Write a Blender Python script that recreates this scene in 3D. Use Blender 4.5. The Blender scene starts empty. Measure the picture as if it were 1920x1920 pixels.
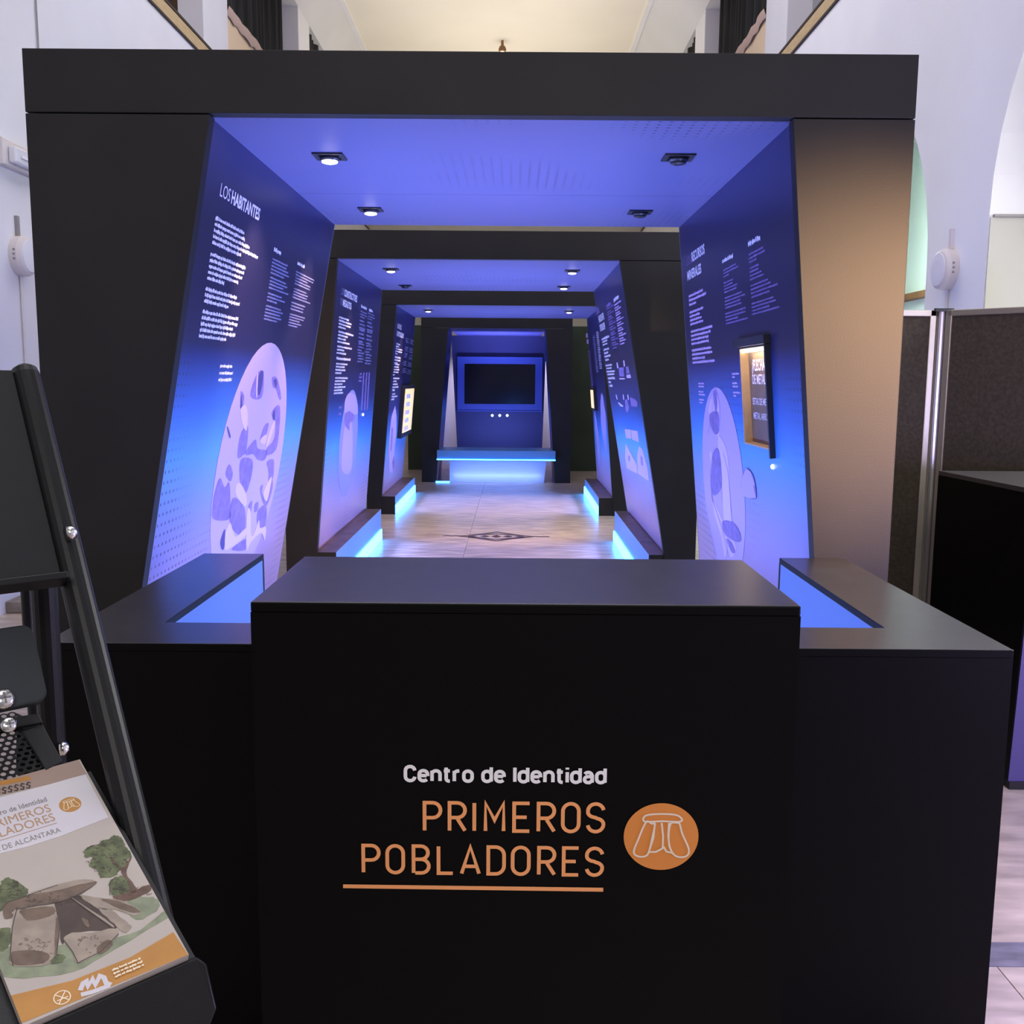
import bpy, bmesh, math, random
import numpy as np
from mathutils import Vector, Matrix

# ------------------------------------------------------------------ camera
EYE = Vector((0, 0, 1.48)); FPX = 1834.0
PITCH, YAW, ROLL = .1335, -.0012, .0076
FW = Vector((math.sin(YAW)*math.cos(PITCH), math.cos(YAW)*math.cos(PITCH), -math.sin(PITCH)))
_r = Vector((math.cos(YAW), -math.sin(YAW), 0)); _u = _r.cross(FW)
RT = math.cos(ROLL)*_r + math.sin(ROLL)*_u
UP = -math.sin(ROLL)*_r + math.cos(ROLL)*_u
S = bpy.context.scene
COL = S.collection
cam = bpy.data.cameras.new('camera'); cam.sensor_width = 36; cam.lens = FPX/1920*36
cam.clip_start = .02; cam.clip_end = 100
co = bpy.data.objects.new('camera', cam); COL.objects.link(co)
co.matrix_world = Matrix(((RT.x, UP.x, -FW.x, EYE.x), (RT.y, UP.y, -FW.y, EYE.y), (RT.z, UP.z, -FW.z, EYE.z), (0, 0, 0, 1)))
S.camera = co

# ------------------------------------------------------------------ colour management, world, hall lights
vs = S.view_settings
vs.view_transform = 'Standard'; vs.look = 'None'; vs.exposure = 0.0; vs.gamma = 1; vs.use_curve_mapping = False
w = bpy.data.worlds.new('world'); S.world = w; w.use_nodes = True
w.node_tree.nodes['Background'].inputs[0].default_value = (.64, .62, .73, 1)
w.node_tree.nodes['Background'].inputs[1].default_value = .34

def area(name, loc, target, sx, sy, power, color, spread=180):
    l = bpy.data.lights.new(name, 'AREA'); l.shape = 'RECTANGLE'; l.size = sx; l.size_y = sy
    l.energy = power; l.color = color; l.spread = math.radians(spread)
    o = bpy.data.objects.new(name, l); COL.objects.link(o); o.location = loc
    o.rotation_euler = (Vector(target)-Vector(loc)).to_track_quat('-Z', 'Y').to_euler()
    return o
def spot(name, loc, target, power, color, deg, blend=.6, radius=.02):
    l = bpy.data.lights.new(name, 'SPOT'); l.energy = power; l.color = color
    l.spot_size = math.radians(deg); l.spot_blend = blend; l.shadow_soft_size = radius
    o = bpy.data.objects.new(name, l); COL.objects.link(o); o.location = loc
    o.rotation_euler = (Vector(target)-Vector(loc)).to_track_quat('-Z', 'Y').to_euler()
    return o
BLUE = (.24, .33, 1.0); VIOLET = (.27, .34, 1.0); WARM = (1.0, .62, .34); WHITE = (.95, .93, 1.0)
# area lamps added to light the hall, all out of frame
area('hall_fill', (-.2, 1.5, 7.2), (-.2, 1.5, 0), 3.6, 5, 150, WHITE)
area('hall_fill', (-.2, 9.0, 7.2), (-.2, 9.0, 0), 3.6, 5, 190, WHITE)
area('hall_fill', (-.2, 17.5, 4.9), (-.2, 17.6, 9), 4, 7, 150, (1.0, .93, .80))  # added upward fill behind the portals, brightens the far ceiling
area('hall_fill', (.3, -2.6, 3.6), (-.1, 3.2, 1.2), 2.5, 1.5, 62, (1.0, .95, .90))  # added front fill for the first portal, desk lettering and leaflet
# fill lamp added inside the right arch to brighten the counter tops
area('arch_fill_light', (3.9, 4.4, 2.7), (1.0, 2.6, .9), 1.2, 1.4, 120, (1.0, .98, .95))
# warm spotlight of the neighbouring exhibit, to the right of the frame
spot('warm_spotlight', (2.15, .9, 1.9), (1.12, 3.12, 1.53), 1350, (1.0, .60, .30), 36, 1.0, .05)
# violet exhibit light to the right of the frame
area('violet_exhibit_light', (2.45, 1.2, 1.1), (1.7, 3.2, .3), .5, .5, 70, (.52, .46, 1.0))

# ------------------------------------------------------------------ pixel helpers (photo measurements -> points on known planes)
def ray(px, py): return FW + RT*((px-960)/FPX) - UP*((py-960)/FPX)
def on(px, py, ax, val):
    d = ray(px, py); return EYE + d*((val-EYE[ax])/d[ax])
def atY(px, py, y): return on(px, py, 1, y)
def atX(px, py, x): return on(px, py, 0, x)
def atZ(px, py, z): return on(px, py, 2, z)
def onplane(px, py, p0, n):
    d = ray(px, py); return EYE + d*((Vector(p0)-EYE).dot(n)/d.dot(n))

# ------------------------------------------------------------------ materials
def mat(name, col, rough=.5, spec=.5, metal=0, noise=0, nscale=8, bump=0, bscale=60, emit=None, estr=0, detail=4, col2=None, stretch=None):
    m = bpy.data.materials.new(name); m.use_nodes = True
    nt = m.node_tree; b = nt.nodes['Principled BSDF']
    b.inputs['Base Color'].default_value = (*col, 1); b.inputs['Roughness'].default_value = rough
    b.inputs['Specular IOR Level'].default_value = spec; b.inputs['Metallic'].default_value = metal
    if emit: b.inputs['Emission Color'].default_value = (*emit, 1); b.inputs['Emission Strength'].default_value = estr
    if noise or bump:
        tc = nt.nodes.new('ShaderNodeTexCoord'); mp = nt.nodes.new('ShaderNodeMapping')
        if stretch: mp.inputs['Scale'].default_value = stretch
        nt.links.new(tc.outputs['Object'], mp.inputs[0])
    if noise:
        n = nt.nodes.new('ShaderNodeTexNoise'); n.inputs['Scale'].default_value = nscale; n.inputs['Detail'].default_value = detail
        nt.links.new(mp.outputs[0], n.inputs['Vector'])
        r = nt.nodes.new('ShaderNodeValToRGB'); c2 = col2 or tuple(c*(1-noise) for c in col)
        r.color_ramp.elements[0].position = .35; r.color_ramp.elements[1].position = .65
        r.color_ramp.elements[0].color = (*c2, 1); r.color_ramp.elements[1].color = (*col, 1)
        nt.links.new(n.outputs['Fac'], r.inputs[0]); nt.links.new(r.outputs[0], b.inputs['Base Color'])
    if bump:
        n2 = nt.nodes.new('ShaderNodeTexNoise'); n2.inputs['Scale'].default_value = bscale; n2.inputs['Detail'].default_value = 3
        nt.links.new(mp.outputs[0], n2.inputs['Vector'])
        bm_ = nt.nodes.new('ShaderNodeBump'); bm_.inputs['Strength'].default_value = bump; bm_.inputs['Distance'].default_value = .01
        nt.links.new(n2.outputs['Fac'], bm_.inputs['Height']); nt.links.new(bm_.outputs[0], b.inputs['Normal'])
    return m

def perforated(name, axes, stops=None, flat=None, rough=.45, grid=.036):
    """printed board with rows of tiny drilled holes; stops = colour against height, LED glow painted in"""
    m = bpy.data.materials.new(name); m.use_nodes = True
    nt = m.node_tree; N = nt.nodes.new; L = nt.links.new; b = nt.nodes['Principled BSDF']
    b.inputs['Roughness'].default_value = rough
    tc = N('ShaderNodeTexCoord'); sp = N('ShaderNodeSeparateXYZ'); geo = N('ShaderNodeNewGeometry')
    L(geo.outputs['Position'], sp.inputs[0])
    fr = []
    for a in axes:
        d = N('ShaderNodeMath'); d.operation = 'DIVIDE'; d.inputs[1].default_value = grid; L(sp.outputs[a], d.inputs[0])
        f = N('ShaderNodeMath'); f.operation = 'FRACT'; L(d.outputs[0], f.inputs[0])
        s = N('ShaderNodeMath'); s.operation = 'SUBTRACT'; s.inputs[1].default_value = .5; L(f.outputs[0], s.inputs[0])
        p = N('ShaderNodeMath'); p.operation = 'POWER'; p.inputs[1].default_value = 2; L(s.outputs[0], p.inputs[0]); fr.append(p)
    ad = N('ShaderNodeMath'); L(fr[0].outputs[0], ad.inputs[0]); L(fr[1].outputs[0], ad.inputs[1])
    lt = N('ShaderNodeMath'); lt.operation = 'LESS_THAN'; lt.inputs[1].default_value = .026; L(ad.outputs[0], lt.inputs[0])
    nz = N('ShaderNodeTexNoise'); nz.inputs['Scale'].default_value = 1.6; L(geo.outputs['Position'], nz.inputs['Vector'])
    mr = N('ShaderNodeMapRange'); mr.inputs['From Min'].default_value = .5; mr.inputs['From Max'].default_value = .62; mr.inputs['To Max'].default_value = .85; L(nz.outputs['Fac'], mr.inputs['Value'])
    mu = N('ShaderNodeMath'); mu.operation = 'MULTIPLY'; L(lt.outputs[0], mu.inputs[0]); L(mr.outputs[0], mu.inputs[1])
    mx = N('ShaderNodeMix'); mx.data_type = 'RGBA'; L(mu.outputs[0], mx.inputs['Factor'])
    mx.inputs['B'].default_value = (.004, .004, .012, 1)
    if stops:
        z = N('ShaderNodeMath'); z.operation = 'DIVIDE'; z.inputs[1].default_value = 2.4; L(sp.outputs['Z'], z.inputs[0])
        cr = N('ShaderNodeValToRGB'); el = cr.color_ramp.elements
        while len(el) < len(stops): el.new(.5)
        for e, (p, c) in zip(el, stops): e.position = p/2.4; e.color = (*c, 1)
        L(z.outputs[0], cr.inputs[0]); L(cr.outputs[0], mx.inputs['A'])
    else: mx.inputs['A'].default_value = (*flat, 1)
    L(mx.outputs['Result'], b.inputs['Base Color'])
    return m

GLOW_STOPS = [(0, (.46, .28, .36)), (.45, (.40, .26, .38)), (.72, (.25, .25, .50)), (.98, (.075, .31, .70)), (1.15, (.04, .15, .48)), (1.33, (.020, .030, .14)), (1.6, (.016, .012, .045)), (2.0, (.014, .013, .045)), (2.3, (.020, .022, .11))]  # panel colours by height, with the blue LED glow band painted in
def shifted_glow(dz): return [(max(0, p+dz*(1 if 0 < p < 1.5 else 0)), c) for p, c in GLOW_STOPS]
M = dict(
 board=mat('black_board', (.0145, .0130, .0125), .55, .30, noise=.25, nscale=3, bump=.04, bscale=200),
 violet_glow=mat('violet_glow_front', (.055, .042, .14), .5),  # violet light on the plinth's black front, put into the colour
 wall_r_lit=mat('white_plaster_right_lit', (.90, .89, .89), .8, .2, noise=.04, nscale=1.5, bump=.04, bscale=30),  # paler than the left plaster: brighter light on this wall painted in
 board_edge=mat('board_edge', (.10, .10, .14), .5),
 desk=mat('black_laminate', (.0024, .0023, .0024), .45, .10, bump=.03, bscale=300),
 desktop_sheen=mat('black_desk_top_sheen', (.050, .046, .048), .32, 1.0, noise=.2, nscale=20, bump=.03, bscale=250),  # paler than the black laminate: reflected sheen on the tops painted in
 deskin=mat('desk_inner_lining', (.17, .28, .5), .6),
 panel=perforated('printed_panel', ('Y', 'Z'), GLOW_STOPS, rough=.34), panel_first=perforated('printed_panel_glow_high', ('Y', 'Z'), shifted_glow(.22), rough=.34), panel_third=perforated('printed_panel_glow_low', ('Y', 'Z'), shifted_glow(-.18), rough=.34),  # painted glow band sits at its own height in each portal
 ceil=perforated('perforated_ceiling', ('X', 'Y'), flat=(.12, .12, .25), rough=.42),
 backpanel=perforated('perforated_back_panel', ('X', 'Z'), flat=(.05, .05, .11)),
 white=mat('white_print', (.86, .80, .84), .5, .3),
 dimprint=mat('dim_print', (.26, .25, .40), .5, .3),
 lilac=mat('lilac_print', (.50, .36, .60), .5, .3),
 lilac_light=mat('pale_lilac_print', (.68, .48, .74), .5, .3),
 lilac_mid=mat('mid_lilac_print', (.28, .19, .42), .5, .3, noise=.3, nscale=25),
 lilac_dark=mat('dark_violet_print', (.08, .06, .20), .5, .3),
 ledge_top=mat('ledge_top', (.20, .14, .11), .4, .5, noise=.5, nscale=9),
 ledge_face=mat('ledge_face', (.12, .30, .55), .4, .5),
 led=mat('blue_led', (.1, .2, .4), .5, emit=(.04, .30, 1.0), estr=13),
 lamp=mat('lamp_glow', (1, 1, 1), .5, emit=(1.0, .88, .62), estr=6),
 lamp_off=mat('lamp_off', (.02, .02, .03), .3),
 bezel=mat('black_bezel', (.015, .015, .02), .4),
 wall=mat('white_plaster', (.78, .77, .80), .8, .2, noise=.04, nscale=1.5, bump=.04, bscale=30),
 cream=mat('cream_plaster', (.55, .54, .48), .8, .2, noise=.04, nscale=1.5),
 ceiling=mat('cream_ceiling', (.84, .78, .68), .8, .2, noise=.04, nscale=.8),
 cove=mat('grey_white_plaster', (.66, .65, .66), .7, .3, noise=.06, nscale=1),
 mint=mat('mint_plaster', (.76, .88, .80), .8, .2),
 oak=mat('oak_trim', (.62, .45, .24), .5, .4, noise=.25, nscale=14, stretch=(8, .6, 8)),
 dark_line=mat('dark_trim', (.03, .02, .02), .6),
 brown=mat('brown_wood', (.28, .13, .05), .6, noise=.4, nscale=6),
 peach=mat('peach_panel', (.80, .62, .42), .7),
 curtain=mat('charcoal_curtain', (.030, .030, .030), .8, .2, noise=.5, nscale=18, stretch=(1, 1, .06), bump=.4, bscale=20),
 drape=mat('rose_drape', (.55, .40, .34), .8),
 marble=mat('pale_marble', (.60, .485, .40), .28, .5, noise=.42, nscale=6, detail=9, bump=.015, bscale=60, stretch=(.6, 2.2, 1)),
 marble2=mat('pale_marble_veined', (.62, .50, .43), .28, .5, noise=.48, nscale=5.2, detail=10, bump=.015, bscale=60, stretch=(.7, 2.6, 1)),
 slate=mat('grey_marble', (.24, .22, .27), .3, .5, noise=.45, nscale=9, detail=9, stretch=(1, 3, 1)),
 grout=mat('joint_grout', (.20, .17, .15), .8),
 inlay=mat('dark_inlay', (.07, .045, .05), .35, noise=.4, nscale=40),
 stone=mat('plinth_stone', (.32, .27, .23), .7, noise=.4, nscale=12, bump=.2, bscale=40),
 felt=mat('brown_felt', (.072, .058, .044), .9, .2, noise=.3, nscale=60, bump=.1, bscale=300),
 alu=mat('aluminium', (.62, .56, .50), .35, metal=.8),
 alu_dark=mat('grey_groove', (.22, .22, .23), .4, metal=.6),
 greenboard=mat('green_black_board', (.035, .055, .030), .7, noise=.3, nscale=2),
 plastic=mat('white_plastic', (.72, .66, .64), .45, .4),
 clear=mat('milky_cover', (.75, .76, .80), .2, .6),
 grey=mat('grey_plastic', (.30, .28, .28), .5),
 screen=mat('screen_glass', (.003, .003, .006), .12, .5),
 tvframe=mat('screen_frame', (.09, .13, .34), .35, .5),
 orange=mat('orange_lettering', (.92, .39, .14), .5, .3),
 offwhite=mat('white_lettering', (.90, .90, .87), .5, .3),
 emblem=mat('orange_emblem', (.74, .27, .055), .5, .3),
 emline=mat('cream_line', (.85, .74, .55), .5, .3),
 niche_back=mat('niche_back', (.20, .13, .075), .5, noise=.2, nscale=12),
 niche=mat('niche_lining', (.55, .36, .16), .5, noise=.1, nscale=20),
 niche_led=mat('niche_led', (1, .9, .7), .5, emit=(1.0, .80, .50), estr=7),
 backlit=mat('backlit_sheet', (.8, .6, .3), .5, emit=(1.0, .66, .26), estr=.9),
 button=mat('lit_button', (1, 1, 1), .5, emit=(.85, .95, 1.0), estr=3),
 tube=mat('black_powder_coat', (.007, .0075, .008), .40, .28, bump=.05, bscale=600),
 sheet=mat('grey_black_sheet', (.014, .016, .017), .5, .25, bump=.08, bscale=700),
 slateplastic=mat('slate_plastic', (.024, .030, .035), .5, .4, bump=.03, bscale=900),
 chrome=mat('chrome', (.75, .75, .73), .2, metal=1),
 paper=mat('cover_stone_grey', (.46, .41, .365), .45, .4, noise=.05, nscale=30),
 paper_top=mat('cover_rose_brown', (.36, .26, .21), .45, .4, noise=.12, nscale=20),
 paper_white=mat('cover_pale', (.60, .58, .62), .45, .4),
 paper_ink=mat('ink_black', (.02, .02, .02), .5),
 paper_grey=mat('ink_grey', (.20, .18, .18), .5),
 paper_tan=mat('ink_tan', (.42, .24, .12), .5),
 ochre=mat('ochre_band', (.50, .23, .04), .45, .4, noise=.15, nscale=30),
 leaf=mat('leaf_green', (.14, .17, .075), .6, noise=.5, nscale=120),
 leaf2=mat('pale_green', (.27, .31, .20), .6, noise=.3, nscale=90),
 bark=mat('bark_brown', (.15, .085, .06), .6, noise=.4, nscale=120),
 rock=mat('rock_tan', (.36, .30, .24), .6, noise=.25, nscale=70),
 rockd=mat('rock_brown', (.18, .125, .09), .6, noise=.35, nscale=80),
 rockdd=mat('rock_shadow_print', (.075, .05, .04), .6, noise=.3, nscale=80),
 outline=mat('outline_brown', (.06, .045, .04), .6),
)

# ------------------------------------------------------------------ object helpers
def wloc(o):
    v = Vector((0, 0, 0))
    while o: v = v + o.location; o = o.parent
    return v
def tag(o, label=None, cat=None, group=None, kind=None):
    if label: o['label'] = label
    if cat: o['category'] = cat
    if group: o['group'] = group
    if kind: o['kind'] = kind
    return o
def thing(name, loc, label, cat, group=None):
    o = bpy.data.objects.new(name, None); COL.objects.link(o); o.location = loc; o.empty_display_size = .1
    return tag(o, label, cat, group)
def mesh(name, verts, faces, m, parent=None, bevel=0, smooth=False):
    base = wloc(parent) if parent else Vector((0, 0, 0))
    if parent is None:
        xs = [Vector(v) for v in verts]
        base = sum(xs, Vector((0, 0, 0)))/len(xs); base.z = min(v.z for v in xs)
    me = bpy.data.meshes.new(name); me.from_pydata([tuple(Vector(v)-base) for v in verts], [], faces)
    mats = m if isinstance(m, (list, tuple)) else [m]
    for x in mats: me.materials.append(x)
    b = bmesh.new(); b.from_mesh(me); bmesh.ops.recalc_face_normals(b, faces=b.faces); b.to_mesh(me); b.free()
    o = bpy.data.objects.new(name, me); COL.objects.link(o)
    if parent: o.parent = parent
    else: o.location = base
    if smooth:
        for p in me.polygons: p.use_smooth = True
    if bevel:
        bv = o.modifiers.new('bevel', 'BEVEL'); bv.width = bevel; bv.segments = 2; bv.limit_method = 'ANGLE'
    return o
class MB:
    def __init__(s): s.v = []; s.f = []
    def add(s, v, f):
        k = len(s.v); s.v += [Vector(x) for x in v]; s.f += [tuple(i+k for i in q) for q in f]; return s
    def prism(s, pts, vec):
        n = len(pts); vec = Vector(vec); p = [Vector(x) for x in pts]
        return s.add(p+[x+vec for x in p], [tuple(range(n))[::-1], tuple(range(n, 2*n))]+[(i, (i+1) % n, n+(i+1) % n, n+i) for i in range(n)])
    def box(s, x0, x1, y0, y1, z0, z1):
        return s.prism([(x0, y0, z0), (x1, y0, z0), (x1, y1, z0), (x0, y1, z0)], (0, 0, z1-z0))
    def obox(s, c, a, b, d):   # centre and three half-axis vectors
        c, a, b, d = map(Vector, (c, a, b, d))
        return s.prism([c-a-b-d, c+a-b-d, c+a+b-d, c-a+b-d], d*2)
    def tube(s, p0, p1, r, n=14, r1=None):
        p0, p1 = Vector(p0), Vector(p1); d = (p1-p0).normalized(); r1 = r if r1 is None else r1
        a = d.orthogonal().normalized(); b = d.cross(a)
        ring = lambda p, rr: [p+(a*math.cos(t)+b*math.sin(t))*rr for t in [2*math.pi*i/n for i in range(n)]]
        return s.add(ring(p0, r)+ring(p1, r1), [tuple(range(n))[::-1], tuple(range(n, 2*n))]+[(i, (i+1) % n, n+(i+1) % n, n+i) for i in range(n)])
    def lathe(s, c, ax, prof, n=24):   # prof: list of (radius, along)
        c = Vector(c); ax = Vector(ax).normalized(); a = ax.orthogonal().normalized(); b = ax.cross(a); v = []; f = []
        for r, h in prof:
            for i in range(n):
                t = 2*math.pi*i/n; v.append(c+ax*h+(a*math.cos(t)+b*math.sin(t))*r)
        for k in range(len(prof)-1):
            for i in range(n): f.append((k*n+i, k*n+(i+1) % n, (k+1)*n+(i+1) % n, (k+1)*n+i))
        f.append(tuple(range(n))[::-1]); f.append(tuple(range((len(prof)-1)*n, len(prof)*n)))
        return s.add(v, f)
    def build(s, name, m, parent=None, bevel=0, smooth=False): return mesh(name, s.v, s.f, m, parent, bevel, smooth)
def faced(o):
    for p in o.data.polygons: p.material_index = 1 if p.normal.z > .9 else 0
    return o
def bx(name, x0, x1, y0, y1, z0, z1, m, parent=None, bevel=0): return MB().box(x0, x1, y0, y1, z0, z1).build(name, m, parent, bevel)

def smooth_loop(pts, n=4):
    o = []; N_ = len(pts)
    for i in range(N_):
        p0, p1, p2, p3 = (Vector(pts[(i+j-1) % N_]) for j in range(4))
        for k_ in range(n):
            t = k_/n; o.append(tuple(.5*((2*p1)+(p2-p0)*t+(2*p0-5*p1+4*p2-p3)*t*t+(3*p1-p0-3*p2+p3)*t**3)))
    return o+[o[0]]
def T(o, s):
    return lambda q: (o[0]+q[0]/s, o[1]+q[1]/s)
class Plane:
    """a flat board: origin, right and up vectors as a reader sees them, normal to the reader"""
    def __init__(s, o, r, u):
        s.o = Vector(o); s.r = Vector(r).normalized(); s.u = Vector(u).normalized(); s.n = s.r.cross(s.u)
    def px(s, x, y):
        p = onplane(x, y, s.o, s.n)-s.o; return (p.dot(s.r), p.dot(s.u))
    def w(s, a, b, h=0): return s.o+s.r*a+s.u*b+s.n*h
    def poly(s, name, pts, m, parent, h=.001, th=.0006):
        q = [s.w(a, b, h) for a, b in pts]; return MB().prism(q, s.n*th).build(name, m, parent)
    def polys(s, name, lst, m, parent, h=.001, th=.0006):
        if name.startswith('printed_'): return [s.poly(name, p, m, parent, h, th) for p in lst]
        k = MB()
        for pts in lst: k.prism([s.w(a, b, h) for a, b in pts], s.n*th)
        return tag(k.build(name, m, parent), kind='stuff' if len(lst) > 1 else None)
    def ppoly(s, name, pix, m, parent, h=.001): return s.poly(name, [s.px(*q) for q in pix], m, parent, h)
    def ppolys(s, name, lst, m, parent, h=.001):
        if name.startswith('picture_') and 'flake' not in name: return s.polys(name, [smooth_loop([s.px(*q) for q in pix], 4)[:-1] for pix in lst], m, parent, h)
        return s.polys(name, [[s.px(*q) for q in pix] for pix in lst], m, parent, h)
    def strokes(s, name, lines, wd, m, parent, h=.001, th=.0006):
        k = MB()
        for li, ln in enumerate(lines):
            if len(ln) < 2: continue
            hz = h+th+2e-6*li if th < 2e-4 else h+th+1.2e-5*li
            P = [Vector(ln[0])]+[Vector(q) for i_, q in enumerate(ln) if i_ and (Vector(q)-Vector(ln[i_-1])).length > 1e-6]; closed = (P[0]-P[-1]).length < 1e-6 and len(P) > 3
            L, R = [], []
            for i, p in enumerate(P):
                if closed: d0 = (p-P[i-1 if i else -2]); d1 = (P[i+1 if i+1 < len(P) else 1]-p)
                else: d0 = p-P[i-1] if i else P[1]-p; d1 = P[i+1]-p if i+1 < len(P) else d0
                d0 = d0.normalized(); d1 = d1.normalized(); t = (d0+d1)
                t = t.normalized() if t.length > 1e-6 else d0
                c = max(.5, t.dot(d0)); nn = Vector((-t.y, t.x))*(wd/2/c); L.append(p+nn); R.append(p-nn)
            n = len(P); v = [s.w(*x, hz) for x in L]+[s.w(*x, hz) for x in R]
            k.add(v, [(i, i+1, n+i+1, n+i) for i in range(n-1)])
        return k.build(name, m, parent)
    def text(s, name, body, a, b, wd, ht, m, parent, h=.001, bold=0, slant=0):
        """flat lettering: lower left at (a, b), fitted to width wd and cap height ht"""
        c = bpy.data.curves.new(name, 'FONT'); c.body = body; c.size = 1; c.offset = bold; c.resolution_u = 3
        o = bpy.data.objects.new(name, c); COL.objects.link(o)
        bpy.context.view_layer.update()
        me = bpy.data.meshes.new_from_object(o.evaluated_get(bpy.context.evaluated_depsgraph_get()))
        bpy.data.objects.remove(o)
        vv = [v.co.copy() for v in me.vertices]; ff = [tuple(p.vertices) for p in me.polygons]; bpy.data.meshes.remove(me)
        x0, x1 = min(v.x for v in vv), max(v.x for v in vv); y1 = .69
        return mesh(name, [s.w(a+(v.x-x0)/(x1-x0)*wd+slant*v.y/y1*ht, b+v.y/y1*ht, h) for v in vv], ff, m, parent)
rng = random.Random(7)
def paragraph(P, name, origin, sc, start, end, ends, m, parent, xh=.62, gap=0):
    """lines of small print, too small to read in the photograph: letter-sized strokes"""
    t = lambda q: (origin[0]+q[0]/sc, origin[1]+q[1]/sc)
    s0 = P.px(*t(start)); s1 = P.px(*t(end)); n = len(ends); k = MB()
    pitch = abs(s1[1]-s0[1])/max(1, n-1) if n > 1 else gap
    lh = pitch*xh
    for i, e in enumerate(ends):
        f = i/max(1, n-1); a = s0[0]+(s1[0]-s0[0])*f; b = s0[1]+(s1[1]-s0[1])*f
        ln = max(.02, P.px(*t(e))[0]-a); x = a
        while x < a+ln-lh*.3:
            for _ in range(rng.randint(2, 8)):
                lw = lh*rng.uniform(.38, .62)
                if x+lw > a+ln: break
                up = lh*(1.0 if rng.random() < .3 else .72); dn = -lh*.25 if rng.random() < .12 else 0
                k.add([P.w(x, b-lh*.5+dn, .0012), P.w(x+lw*.9, b-lh*.5+dn, .0012), P.w(x+lw*.9, b-lh*.5+up, .0012), P.w(x, b-lh*.5+up, .0012)], [(0, 1, 2, 3)])
                x += lw
            x += lh*.35
    return tag(k.build(name, m, parent), kind='stuff')

# ================================================================== THE HALL
XL, XR = -3.2, 2.75
ST = dict(kind='structure')
# floor: marble slabs with recessed joints
fl = bx('floor', XL-.3, 4.2, -3, 22, -.12, -.012, M['grout']); tag(fl, 'pale veined marble slab floor of the hall', kind='structure')
random.seed(3)
rowlines = [-3, -1.35, .45, 2.334-.9, 2.334]
bands = [(2.334, 2.445)]
slab_mesh = {}
def slab(x0, x1, y0, y1, m):
    j = .0015; key = (round(x1-x0, 3), round(y1-y0, 3), m.name)
    if key not in slab_mesh:
        a, b = (x1-x0)/2-j, (y1-y0)/2-j; k = MB().box(-a, a, -b, b, -.012, 0)
        me = bpy.data.meshes.new('marble_slab'); me.from_pydata([tuple(v) for v in k.v], [], k.f); me.materials.append(m); me.update(); slab_mesh[key] = me
    o = bpy.data.objects.new('marble_slab', slab_mesh[key]); COL.objects.link(o); o.parent = fl
    o.location = Vector(((x0+x1)/2, (y0+y1)/2, 0))-fl.location
ys = [-3, -1.2, .53, 2.334, 2.445, 4.3, 6.1, 7.9, 9.7, 11.5, 13.3, 15.1, 16.9, 18.7, 22]
for i in range(len(ys)-1):
    y0, y1 = ys[i], ys[i+1]
    if abs(y0-2.334) < 1e-6:
        xs = [-3.5, -1.95, -.4, 1.15, 2.7, 4.2]
        for a, b in zip(xs, xs[1:]): slab(a, b, y0, y1, M['slate'])
    else:
        xs = [-3.5, -1.96, -.42, 1.25, 2.7, 4.2]
        for q, (a, b) in enumerate(zip(xs, xs[1:])): slab(a, b, y0, y1, M['marble'] if (i+q) % 2 else M['marble2'])
# floor inlay: drawn-out lozenge with tails
inl = thing('floor_inlay', (-.16, 9.25, 0), 'dark lozenge mosaic inlay with wavy tails in the tunnel floor', 'inlay')
PF = Plane((-.16, 9.25, .0006), (1, 0, 0), (0, 1, 0))
wob = lambda x: .03*math.sin(x*40)
top = [(x, .26*(1-abs(x)/.34)**1.2+.012) for x in np.linspace(-.34, .34, 21)]
k = [[(-.51, .0), (-.47, .03), (-.43, .0), (-.39, .025), (-.34, .0)], [(.34, 0), (.38, .025), (.42, 0), (.46, .025), (.51, .01)]]
PF.strokes('tail', k[:1], .035, M['inlay'], inl); PF.strokes('tail', k[1:], .035, M['inlay'], inl)
PF.strokes('border', [top+[(x, -y) for x, y in top[::-1]]+[top[0]]], .035, M['inlay'], inl)
PF.polys('lozenge', [[(cx-.05, 0), (cx, .09*(1-abs(cx)/.4)), (cx+.05, 0), (cx, -.09*(1-abs(cx)/.4))] for cx in (-.22, -.11, .0, .11, .22)], M['inlay'], inl)
PF.strokes('inner_band', [[(x, -.02-.16*(1-abs(x)/.3)) for x in np.linspace(-.28, .28, 9)], [(x, .05+.1*(1-abs(x)/.3)) for x in np.linspace(-.26, .26, 9)]], .04, M['inlay'], inl)

# side walls
wl = bx('wall_left', XL-.3, XL, -3, 22, 0, 4.72, M['wall']); tag(wl, kind='structure')
def arch_pts(y0, y1, spring, n=20):
    c, r = (y0+y1)/2, (y1-y0)/2
    return [(y0, 0)]+[(c-r*math.cos(math.pi*i/n), spring+r*math.sin(math.pi*i/n)) for i in range(n+1)]+[(y1, 0)]
out = [(-3, 0)]+arch_pts(3.0, 5.86, 2.45)+arch_pts(6.70, 9.56, 2.25)+[(22, 0), (22, 4.72), (-3, 4.72)]
wr = MB().prism([(XR, y, z) for y, z in out], (.5, 0, 0)).build('wall_right', M['wall_r_lit']); tag(wr, kind='structure')
bx('impost_moulding', XR+.02, XR+.5, 5.835, 5.86, 2.44, 2.455, M['grey'], wr)
bx('jamb_lining', XR+.004, XR+.5, 5.85, 5.858, .0, 2.44, M['cream'], wr)
rc = bx('wall_recess', 4.15, 4.2, -3, 22, 0, 4.72, M['mint']); tag(rc, kind='structure')
bx('window_sill', 4.05, 4.15, 6.6, 13, atX(1735, 557, 4.1).z, atX(1735, 545, 4.1).z, M['brown'], rc)
area('chapel_violet_light', (3.4, 9.6, .9), (4.15, 9.9, 1.7), .4, 2.5, 14, (.3, .22, 1.0))
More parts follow.
